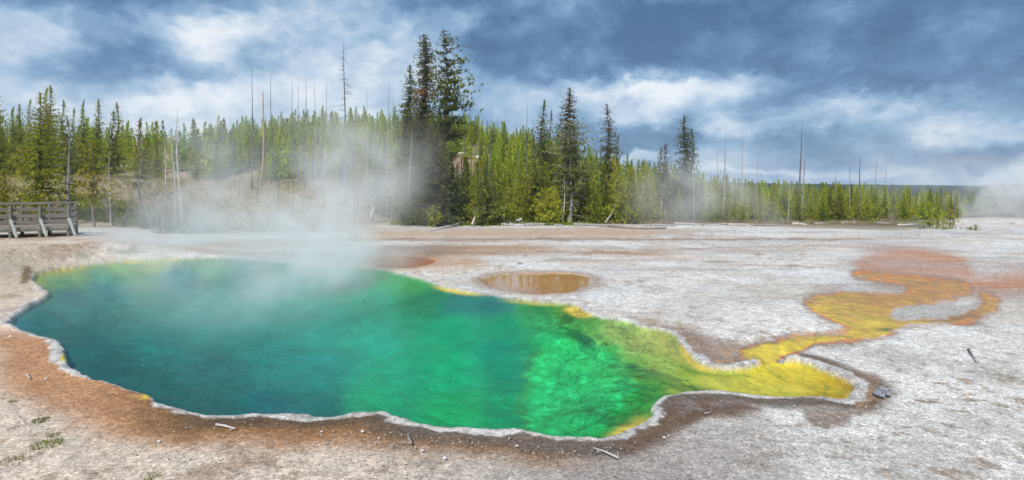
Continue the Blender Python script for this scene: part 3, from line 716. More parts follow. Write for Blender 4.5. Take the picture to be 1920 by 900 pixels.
# ------------------------------------------------------------------ mesh builders
class Tubes:
    def __init__(s): s.v = []; s.q = []; s.t = []; s.n = 0
    def tube(s, pts, rad, k=5):
        pts = [Vector(p) for p in pts]
        rings = []
        for i, p in enumerate(pts):
            d = (pts[min(i + 1, len(pts) - 1)] - pts[max(i - 1, 0)])
            d = d.normalized() if d.length > 1e-9 else Vector((0, 0, 1))
            a = d.cross(Vector((0.31, 0.17, 0.93)) if abs(d.z) < 0.8 else Vector((1, 0.1, 0))).normalized()
            b_ = d.cross(a)
            for j in range(k):
                an = 2 * math.pi * j / k
                s.v.append(p + (a * math.cos(an) + b_ * math.sin(an)) * rad[i])
            rings.append(s.n); s.n += k
        for r0, r1 in zip(rings[:-1], rings[1:]):
            for j in range(k):
                s.q.append((r0 + j, r0 + (j + 1) % k, r1 + (j + 1) % k, r1 + j))
        for r0, flip in ((rings[0], True), (rings[-1], False)):
            for j in range(1, k - 1):
                tri = (r0, r0 + j, r0 + j + 1)
                s.t.append(tri[::-1] if flip else tri)
    def mesh(s, name, mat_, smooth=True):
        me = np_mesh(name, np.array([tuple(v) for v in s.v]), np.array(s.q) if s.q else None, np.array(s.t) if s.t else None, smooth)
        me.materials.append(mat_)
        return me

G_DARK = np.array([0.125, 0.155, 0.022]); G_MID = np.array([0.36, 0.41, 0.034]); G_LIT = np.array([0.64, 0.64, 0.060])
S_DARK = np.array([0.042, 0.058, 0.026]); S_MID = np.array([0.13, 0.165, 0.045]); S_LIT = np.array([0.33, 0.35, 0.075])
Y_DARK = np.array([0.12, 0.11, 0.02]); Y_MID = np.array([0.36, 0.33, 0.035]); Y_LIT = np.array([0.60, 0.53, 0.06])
RUST = np.array([0.21, 0.115, 0.075]); GOLD = np.array([0.46, 0.30, 0.08])
def conifer(h, rad, base=0.06, whorl=0.34, nb=6, tuft=0.26, blades=5, pal=(G_DARK, G_MID, G_LIT), rise=0.35, droop=0.0, taper=0.85,
            gap=0.0, top_col=None, top_from=0.8, trunk_r=None, lean=0.0, side=None, patch=None, dead_low=0, seed=0, bark='bark', step=0.30, shape=None, wscale=0.30):
    """returns (trunk mesh, crown mesh); tufts of needles stand along limbs set in whorls"""
    rg = np.random.default_rng(seed)
    T = Tubes(); tr = trunk_r or (0.011 * h + 0.02)
    pts = [(lean * (i / 8) ** 1.5 * h + 0.012 * h * math.sin(i * 1.3 + seed), 0.010 * h * math.sin(i * 1.9 + seed * 2), h * i / 8 * 0.985) for i in range(9)]
    pts = [(p[0] - pts[0][0], p[1] - pts[0][1], p[2]) for p in pts]
    T.tube([(pts[0][0], pts[0][1], -0.25)] + pts, [tr * 1.35] + [tr * (1 - 0.92 * (i / 8)) for i in range(9)], 6)
    def axis(z):
        f = min(max(z / (h * 0.985), 0), 1) * 8; i = min(int(f), 7); f -= i
        return Vector(pts[i]).lerp(Vector(pts[i + 1]), f)
    cen = []; dirs = []; cols = []; lens = []
    z = h * base
    ang = rg.random() * 6.28
    while z < h * 0.985:
        f = (z / h - base) / (1 - base)
        if shape is None:
            prof = (1 - f) ** taper * min(1.0, 0.55 + f * 4.5)
        else:
            prof = float(np.interp(f, shape[0], shape[1]))
        wl = whorl * (1.0 - 0.55 * f)
        for k in range(nb):
            if rg.random() < gap: continue
            a = ang + k * 6.283 / nb + rg.normal() * 0.35
            L = rad * prof * (0.72 + 0.5 * rg.random())
            if side is not None: L *= side(a, f); L = min(L, rad * 1.25)
            if L < 0.05: L = 0.05
            p0 = axis(z + rg.normal() * wl * 0.3)
            up = rise * (0.6 + 0.8 * f) + rg.normal() * 0.10
            nseg = max(1, int(L / step))
            lim = []
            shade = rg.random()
            for j in range(nseg + 1):
                s_ = (j + 0.35) / (nseg + 0.35)
                r_ = L * s_
                zz = up * r_ - droop * r_ * r_ / max(rad, .2)
                lim.append((p0.x + math.cos(a) * r_, p0.y + math.sin(a) * r_, p0.z + zz))
                spread = 0.02 + 0.08 * (1 - f) + 0.20 * L * s_
                nt_ = 3 if L > 1.1 else 2 if L > 0.45 else 1
                for _ in range(nt_):
                    off = rg.normal(size=3) * np.array([spread, spread, spread * 0.35])
                    cen.append(np.array(lim[-1]) + off)
                    dirs.append(np.array([math.cos(a) * 0.8, math.sin(a) * 0.8, 0.45 + 0.5 * f]) + rg.normal(size=3) * 0.35)
                    lens.append(tuft * (0.7 + 0.6 * rg.random()) * (0.28 + 0.72 * (1 - f) ** .8))
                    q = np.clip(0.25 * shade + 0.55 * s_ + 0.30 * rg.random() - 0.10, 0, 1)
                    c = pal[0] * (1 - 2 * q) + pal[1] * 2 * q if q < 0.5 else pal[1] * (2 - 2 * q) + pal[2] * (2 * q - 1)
                    if top_col is not None and f > top_from - 0.25 * rg.random() and rg.random() < 0.75: c = top_col * (0.6 + 0.8 * rg.random())
                    if patch is not None and patch(a, z / h): c = GOLD * (0.7 + 0.7 * rg.random())
                    cols.append(c)
            if L > 0.35 and (h > 7 or k % 2 == 0):
                T.tube([tuple(p0)] + [lim[len(lim) // 2], lim[-1]], [tr * 0.25 * (1 - f * .6), tr * 0.16, 0.012], 3)
        ang += 0.9
        z += wl * (0.8 + 0.4 * rg.random())
    # leader
    p = axis(h * 0.99)
    for _ in range(12):
        cen.append(np.array(axis(h * (0.99 - .008 * _)))); dirs.append(np.array([0, 0, 1.0]) + rg.normal(size=3) * .04 * _ ** .5); lens.append(min(tuft, .3) * (0.55 + .03 * _))
        cols.append((pal[1] + pal[2]) / 2 if top_col is None else top_col)
    for i in range(dead_low):
        zz = h * (0.04 + (max(base, 0.12) - 0.02) * rg.random()); a = rg.random() * 6.28; L = rad * (0.4 + 0.6 * rg.random()); p0 = axis(zz)
        T.tube([tuple(p0), (p0.x + math.cos(a) * L * .5, p0.y + math.sin(a) * L * .5, p0.z - 0.02), (p0.x + math.cos(a) * L, p0.y + math.sin(a) * L, p0.z - 0.25 * L)], [tr * .22, tr * .14, .006], 3)
    cen = np.array(cen); dirs = np.array(dirs); cols = np.array(cols); lens = np.array(lens)
    dirs /= np.linalg.norm(dirs, axis=1)[:, None]
    n = len(cen) * blades
    c_ = np.repeat(cen, blades, 0); l_ = np.repeat(lens, blades); d_ = np.repeat(dirs, blades, 0) + rg.normal(size=(n, 3)) * 0.55
    d_ /= np.linalg.norm(d_, axis=1)[:, None]
    sd2 = np.cross(d_, rg.normal(size=(n, 3)) * 0.45 + np.array([0, -0.25, 1.0])); sd2 /= np.linalg.norm(sd2, axis=1)[:, None] + 1e-9
    wd = (l_ * wscale)[:, None]
    A = c_ - sd2 * wd * 0.5 - d_ * l_[:, None] * 0.15; B = c_ + sd2 * wd * 0.5 - d_ * l_[:, None] * 0.05; D = c_ + d_ * l_[:, None]
    V3 = np.stack([A, B, D], 1).reshape(-1, 3)
    cc3 = np.repeat(np.repeat(cols, blades, 0) * (0.8 + 0.4 * rg.random((n, 1))), 3, 0)
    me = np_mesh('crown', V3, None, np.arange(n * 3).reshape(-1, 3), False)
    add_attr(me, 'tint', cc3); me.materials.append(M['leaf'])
    return T.mesh('trunk', M[bark]), me

def snag(h, r, nbr=20, brl=0.5, lean=0.02, seed=0, mat_='dark', start=0.3, broken=False, up=-0.2, twigs=False, wander=0.01):
    rg = random.Random(seed)
    T = Tubes(); B = Tubes()
    az_ = rg.random() * 6.28
    pts = []
    for i in range(10):
        f = i / 9
        pts.append(Vector((lean * h * f + wander * h * math.sin(f * 5 + seed), wander * h * math.sin(f * 4 + seed * 3), h * f)))
    pts = [p - Vector((pts[0].x, pts[0].y, 0)) for p in pts]
    end = 0.55 if broken else 0.10
    T.tube([(0, 0, -0.3)] + pts, [r * 1.3] + [r * (1 - (1 - end) * (i / 9)) for i in range(10)], 7)
    if broken:
        tp = pts[-1]
        for j in range(3):
            T.tube([tp + Vector((rg.uniform(-.5, .5) * r, rg.uniform(-.5, .5) * r, -.05)), tp + Vector((rg.uniform(-.5, .5) * r, rg.uniform(-.5, .5) * r, 0.12 + 0.2 * rg.random()))], [r * .3, .01], 4)
    for i in range(nbr):
        f = start + (0.97 - start) * rg.random()
        k = min(int(f * 9), 8); p0 = pts[k].lerp(pts[k + 1], f * 9 - k)
        a = rg.random() * 6.28
        L = brl * (1.15 - f) * (0.4 + 0.9 * rg.random())
        d = Vector((math.cos(a), math.sin(a), up + 0.3 * rg.random()))
        p1 = p0 + d * L * 0.55; p2 = p1 + (d + Vector((rg.uniform(-.3, .3), rg.uniform(-.3, .3), rg.uniform(-.25, .4)))) * L * 0.5
        rb = max(0.006, r * 0.16)
        B.tube([p0, p1, p2], [rb, rb * 0.7, 0.004], 3)
        if twigs:
            for _ in range(3):
                q0 = p0.lerp(p2, 0.4 + 0.6 * rg.random())
                B.tube([q0, q0 + (d + Vector((rg.uniform(-.9, .9), rg.uniform(-.9, .9), rg.uniform(-.6, .6)))) * L * 0.4], [rb * .6, 0.003], 3)
    tm = T.mesh('trunk', M[mat_]); bm_ = B.mesh('branches', M[mat_]) if nbr else None
    return tm, bm_

def put_tree(name, meshes, loc, rot, scl, label, cat, group=None, sub=('trunk', 'crown'), tilt=0.0):
    root = bpy.data.objects.new(name, None); C.objects.link(root)
    root.location = loc; root.rotation_euler = (0, tilt, rot); root.scale = (scl, scl, scl) if not isinstance(scl, tuple) else scl
    root.empty_display_size = 0.3
    tag(root, label, cat, group)
    for nm, me in zip(sub, meshes):
        if me is not None: link(nm, me, root)
    return root
def height_for(px, topy, Y, z0):
    return CH + (HY - topy) / FPX * Y - z0

# ------------------------------------------------------------------ tall spruces and other single trees: column, foot row, distance
def tree_at(px, Y, topy, **kw):
    loc = on(px, Y)
    return loc, height_for(px, topy, Y, loc.z)
SP = (S_DARK, S_MID, S_LIT)
def single(px, Y, topy, rad, label, seed, name='spruce_tree', cat='spruce', group=None, **kw):
    loc, h = tree_at(px, Y, topy)
    ms = conifer(h, rad, seed=seed, **kw)
    return put_tree(name, ms, loc, 0, 1.0, label, cat, group)
def right_open(a, f):
    return 1.0 + 0.35 * math.cos(a) if f > .5 else 1.0
single(763, 45, 120, 1.25, 'tall thin spruce, left and shortest of the three great conifers beside the steam', 11, pal=SP, base=0.08, whorl=.34, nb=8, tuft=.35, blades=7, droop=.35, rise=.05, taper=.55, gap=.08, step=.33, dead_low=10)
single(793, 44, 60, 1.5, 'tall conifer with a rusty orange patch high in its crown', 12, pal=SP, base=0.05, whorl=.34, nb=9, tuft=.36, blades=7, droop=.30, rise=.10, taper=.42, gap=.08, step=.33, patch=lambda a, f: .64 < f < .70 and math.sin(a) < 0.0)
single(838, 43, 54, 1.6, 'tallest open-crowned conifer with bare sky showing between its right limbs', 13, pal=SP, base=0.45, whorl=.50, nb=6, tuft=.40, blades=8, droop=-.05, rise=.12, gap=.20, step=.33, side=lambda a, f: 1.0 + 0.35 * math.cos(a), shape=([0, .25, .6, .85, 1], [.85, .95, .8, .5, .1]))
single(818, 42, 225, 1.9, 'broad dark spruce at the foot of the three tall conifers', 14, pal=(S_DARK, S_MID * .9, S_MID * 1.3), base=0.02, whorl=.36, nb=9, tuft=.32, droop=.25, rise=.02, taper=.6, step=.33)
single(848, 44, 285, 1.4, 'dark spruce tucked under the right side of the tallest conifer', 15, pal=(S_DARK, S_MID * .9, S_MID * 1.3), base=0.02, whorl=.36, nb=8, tuft=.32, droop=.25, rise=.02, taper=.6)
single(785, 43.5, 270, 1.1, 'dark spruce at the left foot of the tall conifer clump', 151, pal=(S_DARK, S_MID * .9, S_MID * 1.3), base=0.02, whorl=.36, nb=8, tuft=.32, droop=.25, rise=.02, taper=.6)
single(1018, 49, 186, 1.6, 'dark pointed spruce rising above the pine belt, first right of the hill', 16, pal=(S_DARK, S_MID, S_MID * 1.4), base=0.05, whorl=.38, nb=8, tuft=.30, droop=.3, rise=.0, taper=.75)
single(1030, 50, 205, .55, 'narrow brown-topped spire close behind the dark pointed spruce', 161, pal=SP, base=0.4, whorl=.34, nb=5, tuft=.24, droop=.3, rise=.0, taper=.7, top_col=RUST, top_from=.6)
single(1062, 47, 163, 1.25, 'tall narrow spruce whose bare-looking top is rusty brown with cones', 17, pal=SP, base=0.30, whorl=.34, nb=8, tuft=.32, blades=6, droop=.3, rise=.0, taper=.5, gap=.08, top_col=RUST, top_from=.82)
single(1068, 43.2, 224, 1.75, 'full olive pine with a grey leaning bare lower trunk at the flat edge', 18, name='pine_tree', cat='pine', pal=(S_DARK * 1.2, S_MID * 1.35, S_LIT * 1.15), base=0.30, whorl=.44, nb=6, tuft=.32, droop=-.05, rise=.15, gap=.15, lean=0.01, bark='grey', dead_low=16, trunk_r=.16, shape=([0, .2, .7, .9, 1], [.7, .9, .95, .6, .2]))
single(1140, 49, 193, 1.35, 'tall spruce with a ragged rusty top in the middle of the pine belt', 19, pal=SP, base=0.15, whorl=.38, nb=7, tuft=.29, droop=.3, rise=.0, taper=.6, gap=.08, top_col=RUST, top_from=.86)
single(1160, 50, 252, .6, 'short brown-topped spruce leaning on the taller ragged spruce', 191, pal=SP, base=0.3, whorl=.34, nb=6, tuft=.25, droop=.3, rise=.0, taper=.7, top_col=RUST, top_from=.55)
single(1286, 48, 214, 1.05, 'solitary dense dark spruce at the right end of the tall ones', 20, pal=(S_DARK, S_MID * .9, S_MID * 1.35), base=0.12, whorl=.34, nb=8, tuft=.29, droop=.3, rise=.0, taper=.42)
single(1298, 48.6, 240, .6, 'slender spruce touching the right side of the solitary dense one', 201, pal=(S_DARK, S_MID * .9, S_MID * 1.3), base=0.2, whorl=.34, nb=6, tuft=.27, droop=.3, rise=.0, taper=.5)
single(1250, 48, 268, .95, 'shorter brownish spruce standing left of the solitary dense one', 21, pal=SP, base=0.25, whorl=.36, nb=7, tuft=.28, droop=.3, rise=.0, taper=.5, top_col=RUST, top_from=.8)
single(1237, 49, 275, .6, 'thin dark spruce leftmost of the dark cluster near the solitary one', 211, pal=SP, base=0.2, whorl=.36, nb=6, tuft=.27, droop=.3, rise=.0, taper=.5)
single(760, 41.6, 335, 0.95, 'small dense blue-green spruce in front of the tall conifer clump', 22, pal=(S_DARK * 1.3, S_MID * 1.2, S_LIT), base=0.03, whorl=.24, nb=9, tuft=.24, droop=.15, rise=.05, taper=.75)
single(911, 42.0, 290, 1.45, 'dark olive pine behind the forked fallen log', 23, name='pine_tree', cat='pine', pal=(S_DARK * 1.2, S_MID * 1.4, Y_MID), base=0.03, whorl=.34, nb=8, tuft=.30, droop=.05, rise=.15, taper=.7)
single(812, 41.0, 388, .75, 'small bright green sapling between the fallen logs', 24, name='sapling', cat='sapling', pal=(G_MID, G_LIT, G_LIT * 1.1), base=0.02, whorl=.18, nb=7, tuft=.24, rise=.5, taper=.5)
single(1028, 42.5, 355, 1.1, 'rounded light green young pine left of the leaning grey trunk', 25, name='pine_tree', cat='pine', pal=(G_MID, G_LIT * .8, G_LIT * .9), base=0.02, whorl=.22, nb=8, tuft=.28, rise=.4, taper=.5)
# left bank trees
single(72, 33.5, 172, 1.75, 'tallest pointed pine on the left bank behind the railing', 31, name='pine_tree', cat='pine', pal=(G_DARK, G_MID * .95, Y_MID), base=0.04, whorl=.40, nb=8, tuft=.30, rise=.15, droop=.12, taper=.8, gap=.05)
single(132, 33.0, 218, 1.0, 'scraggly greying pine with bare lower limbs just right of the railing', 32, name='pine_tree', cat='pine', pal=(S_DARK * 1.2, S_MID * 1.2, Y_MID), base=0.22, whorl=.42, nb=5, tuft=.24, rise=.05, droop=.1, taper=.6, gap=.35, dead_low=26, trunk_r=.13, bark='grey')
single(177, 31.5, 262, .95, 'slim bright yellow-green pine with clear lower trunk by the white bank', 33, name='pine_tree', cat='pine', pal=(Y_DARK, Y_MID, Y_LIT), base=0.26, whorl=.36, nb=6, tuft=.24, rise=.3, taper=.45, gap=.15, trunk_r=.07)
single(262, 38, 220, 1.15, 'thin brown-topped conifer with ochre needles above the dead brush', 34, name='pine_tree', cat='pine', pal=(Y_DARK, Y_MID * .8, Y_LIT * .75), base=0.30, whorl=.44, nb=5, tuft=.26, rise=.05, droop=.1, taper=.75, gap=.22, top_col=RUST, top_from=.72, dead_low=16, bark='grey')
single(5, 30, 318, 1.3, 'bushy low pine cut by the photo edge above the railing', 35, name='pine_tree', cat='pine', pal=(G_DARK, G_MID, Y_MID), base=0.02, whorl=.30, nb=8, tuft=.28, rise=.2, taper=.7)
single(245, 37, 355, .45, 'tiny thin green pine among the dead brush on the bank', 36, name='pine_tree', cat='pine', pal=(G_DARK, G_MID, G_LIT), base=0.1, whorl=.25, nb=5, tuft=.2, rise=.3, taper=.6, gap=.3)
# small golden pines at the right of the flats
for i, (px, Y, ty, rd, lab) in enumerate([
    (1743, 39.5, 381, .62, 'golden-green pine, tallest of the little clump on the right flats'),
    (1758, 39.0, 402, .42, 'narrow young pine against the right side of the tallest in the clump'),
    (1782, 38.8, 392, .50, 'olive young pine standing in the middle of the little clump on the flats'),
    (1770, 38.0, 412, .50, 'low round bush pine at the front of the clump on the flats'),
    (1733, 38.6, 423, .45, 'lowest spreading bush pine at the left end of the clump on the flats'),
    (1829, 37.5, 424, .34, 'small dark pine standing alone right of the golden clump'),
    (1818, 38.0, 428, .30, 'wispy seedling pine just left of the small dark one')]):
    single(px, Y, ty, rd, lab, 60 + i, name='pine_tree', cat='pine', pal=(Y_DARK, (Y_MID + G_MID) / 2, Y_LIT * .8) if i not in (3, 4) else (G_DARK, (Y_MID + G_MID) / 2, Y_MID),
           base=0.05, whorl=.15, nb=6, tuft=.15, blades=6, rise=.4, taper=.8, gap=.08, step=.18)

# ------------------------------------------------------------------ young pines: eight kinds of plant, copied
protos = []
for k in range(9):
    h = 4.2
    pal = (G_DARK, G_MID, G_LIT) if k % 3 else (G_DARK, G_MID * .85, (G_MID + G_LIT) / 2)
    protos.append((h, conifer(h, [1.25, 1.1, 1.45, .95, 1.15, .9, 1.5, .8, 1.2][k], base=0.03, whorl=.25, nb=7, tuft=.24, blades=5, pal=pal, rise=.35, taper=[1.2, 1.05, 1.3, 1.0, 1.15, 1.1, 1.25, .95, 1.1][k], gap=.05 * (k % 3), seed=100 + k)))
tallp = [(7.6, conifer(7.6, r_, base=0.05, whorl=.34, nb=7, tuft=.27, pal=(G_DARK, G_MID * .9, (G_MID + G_LIT) / 2), rise=.25, droop=.05, taper=tp, gap=.06, seed=s)) for r_, tp, s in ((1.45, 1.0, 131), (1.15, .85, 132), (1.65, 1.1, 133), (1.3, 1.05, 134))]
darkp = [(5.0, conifer(5.0, r_, base=0.05, whorl=.27, nb=7, tuft=.26, pal=(S_DARK * 1.2, S_MID * 1.1, G_MID * 1.2), rise=.1, droop=.12, taper=tp, seed=s)) for r_, tp, s in ((.9, .75, 121), (1.05, .7, 122), (.75, .8, 123))]
cand = []
rs = random.Random(5)
def zone(n, ulo, uhi, rlo, rhi, hlo, hhi, lab, group, dark=0.12, power=1.0, top=None, avoid=None):
    pts = []
    tries = 0
    while len(pts) < n and tries < n * 60:
        tries += 1
        uu = rs.uniform(ulo, uhi); Y = rlo + (rhi - rlo) * rs.random() ** power
        x = (uu - CX) / FPX * Y
        if any((x - q[0]) ** 2 + (Y - q[1]) ** 2 < q[2] ** 2 for q in pts): continue
        h = rs.uniform(hlo, hhi)
        z = terr(x, Y)
        if avoid and avoid(uu, HY - (z - CH) / Y * FPX, HY - (z + h - CH) / Y * FPX): continue
        if top is not None:
            ty = top(uu) - rs.uniform(-4, 12) 
            hm = height_for(uu, ty, Y, z)
            if hm < 1.3: continue
            h = min(h, hm) if h > hm else h
        pts.append((x, Y, 0.55 if Y < 70 else 0.8))
        cand.append((x, Y, z, h, lab, group, rs.random() < dark))
def bare(u, yb, yt):   # leave the open earth slopes clear
    return (846 < u < 898 and yb < 352 and yb > 300)
topR = lambda u: float(np.interp(u, [850, 900, 1000, 1100, 1200, 1300, 1400, 1500, 1650, 1800, 2000], [290, 300, 300, 300, 312, 332, 345, 351, 355, 364, 369]))
zone(70, 855, 1215, 43.5, 52, 2.6, 6.5, 'young green pine in the front of the belt between the hill and the solitary dense spruce', 'young pines at the edge of the flats', .15, top=topR, avoid=bare)
zone(72, 1215, 1800, 45, 54, 2.2, 4.8, 'pale misted young pine in the low belt right of the solitary dense spruce', 'young pines in the mist at right', .08, top=topR)
zone(28, 1560, 2050, 50, 62, 2.2, 4.2, 'small young pine in the far right belt below the dark ridge', 'young pines in the far right belt', .2, top=topR)
zone(34, -140, 250, 45, 72, 5.5, 8.6, 'tall green pine in the row on the slope behind the left railing', 'pines on the left slope', .35)
zone(26, 230, 700, 62, 80, 3.2, 6.0, 'young pine on the terrace top above the steaming meadow bank', 'young pines on the terrace', .3)
zone(26, 690, 1010, 50, 75, 3.2, 5.5, 'young pine low on the hillside behind the three great conifers', 'young pines on the lower hillside', .15, avoid=bare)
zone(44, 1000, 1500, 54, 75, 3.5, 5.5, 'young pine deeper in the belt seen over the front row', 'young pines deep in the belt', .15, top=topR)
LM = [(72, 'tallest left-bank pine'), (177, 'slim yellow-green pine'), (262, 'ochre conifer'), (335, 'pale dead trunks'), (492, 'broken orange trunk'), (573, 'mid-row dead pole'), (647, 'tall branchy snag'), (800, 'three great conifers'),
      (911, 'dark olive pine'), (1018, 'dark pointed spruce'), (1068, 'leaning grey trunk'), (1140, 'ragged spruce'), (1286, 'solitary dense spruce'), (1356, 'tilted grey pole'), (1500, 'twin dead poles'), (1612, 'stout ridge pole'), (1743, 'golden pine clump'), (1900, 'right edge steam')]
USED = {}
def describe(x, Y, h, dk, what=None):
    uu = CX + FPX * x / Y
    p, nm = min(LM, key=lambda q: abs(q[0] - uu)); d = uu - p
    sz = 'low' if h < 3 else 'short' if h < 4 else 'mid-height' if h < 5.2 else 'tall'
    where = 'behind' if abs(d) < 12 else ('just ' if abs(d) < 30 else 'well ' if abs(d) > 62 else '') + ('left of' if d < 0 else 'right of')
    row = 'front row' if Y < 47.5 else 'second row' if Y < 52 else 'middle rows' if Y < 60 else 'far rows'
    return '%s %s %s the %s, %s' % (sz, what or ('dark pine' if dk else 'bright pine'), where, nm, row)
ORD = {2: ('nearer of two', 'farther of two'), 3: ('nearest of three', 'middle of three', 'farthest of three'), 5: ('nearest of five', 'second of five', 'third of five', 'fourth of five', 'farthest of five'), 4: ('nearest of four', 'second of four', 'third of four', 'farthest of four')}
def settle():
    for lab, os_ in USED.items():
        if len(os_) in ORD:
            for o_, tx in zip(sorted(os_, key=lambda q: q.location.y), ORD[len(os_)]): o_['label'] = lab + ', ' + tx
n_ind = len(cand)
ind = list(cand); cand.clear()
for i, (x, y, z, h, lab, grp, dk) in enumerate(ind):
    ph, ms = rs.choice(darkp if dk and h < 6 else tallp if h > 5.4 else protos)
    s = h / ph
    wsc_ = s * rs.uniform(.85, 1.15) if s < 1.2 else s ** .6 * rs.uniform(.9, 1.1)
    lb = describe(x, y, h, dk, ('slim ' if wsc_ / s < .97 or id(ms) % 1 else 'broad ') + ('dark pine' if dk else 'bright pine'))
    USED.setdefault(lb, []).append(put_tree('pine_tree', ms, (x, y, z), rs.uniform(0, 6.28), (wsc_, wsc_, s), lb, 'pine', grp))
# the wood on the hill beyond the nearest three hundred: one mass
zone(190, -300, 480, 74, 128, 2.8, 6.4, '', '', .25)
zone(560, 380, 1050, 72, 132, 2.4, 5.6, '', '', .10, avoid=bare)
topM = lambda u: float(np.interp(u, [1000, 1100, 1200, 1300, 1400, 1500, 1650, 1800, 2000], [240, 268, 298, 326, 344, 350, 354, 362, 366]))
zone(220, 1000, 1700, 60, 130, 3.0, 5.2, '', '', .15, top=topM)
zone(90, 1500, 2300, 60, 110, 2.4, 4.6, '', '', .2, top=topM)
zone(60, 2000, 2800, 46, 90, 3.0, 4.6, '', '', .2)
zone(60, -900, -140, 46, 90, 4.5, 7.6, '', '', .2)
def low_tree(h, rad, pal, seed):
    t_, c_ = conifer(h, rad, base=0.03, whorl=.36, nb=6, tuft=.38, blades=4, pal=pal, rise=.3, taper=1.15, seed=seed, step=.45, wscale=.34)
    n = len(c_.vertices); a = np.empty(n * 3, np.float32); c_.vertices.foreach_get('co', a)
    c = np.empty(n * 4, np.float32); c_.color_attributes['tint'].data.foreach_get('color', c)
    bpy.data.meshes.remove(t_); bpy.data.meshes.remove(c_)
    return h, a.reshape(-1, 3), c.reshape(-1, 4)[:, :3]
lows = [low_tree(4.2, r_, (G_DARK, G_MID, G_LIT), 140 + i) for i, r_ in enumerate((1.1, 1.25, .9, 1.4, 1.15))]
lowd = [low_tree(4.2, r_, (S_DARK * 1.3, S_MID * 1.3, G_MID), 150 + i) for i, r_ in enumerate((.85, 1.0))]
VV = []; CCC = []
for (x, y, z, h, _, _, dk) in cand:
    ph, va_, ca_ = rs.choice(lowd if dk else lows)
    s = h / ph; a = rs.uniform(0, 6.28); wq = s ** .7 * rs.uniform(.9, 1.15)
    R3 = np.array([[math.cos(a) * wq, -math.sin(a) * wq, 0], [math.sin(a) * wq, math.cos(a) * wq, 0], [0, 0, s]])
    VV.append(va_ @ R3.T + np.array([x, y, z])); vr = rs.uniform(.85, 1.45); hu = rs.uniform(-.1, .12)
    CCC.append(ca_ * vr * np.array([1 + hu, 1, 1 - hu]))
VV = np.concatenate(VV); CCC = np.concatenate(CCC)
fm = np_mesh('forest', VV, None, np.arange(len(VV)).reshape(-1, 3), False)
add_attr(fm, 'tint', CCC); fm.materials.append(M['leaf'])
fo = link('forest', fm); fo['kind'] = 'stuff'; tag(fo, 'young green pine wood covering the hill behind the nearer trees', 'forest')

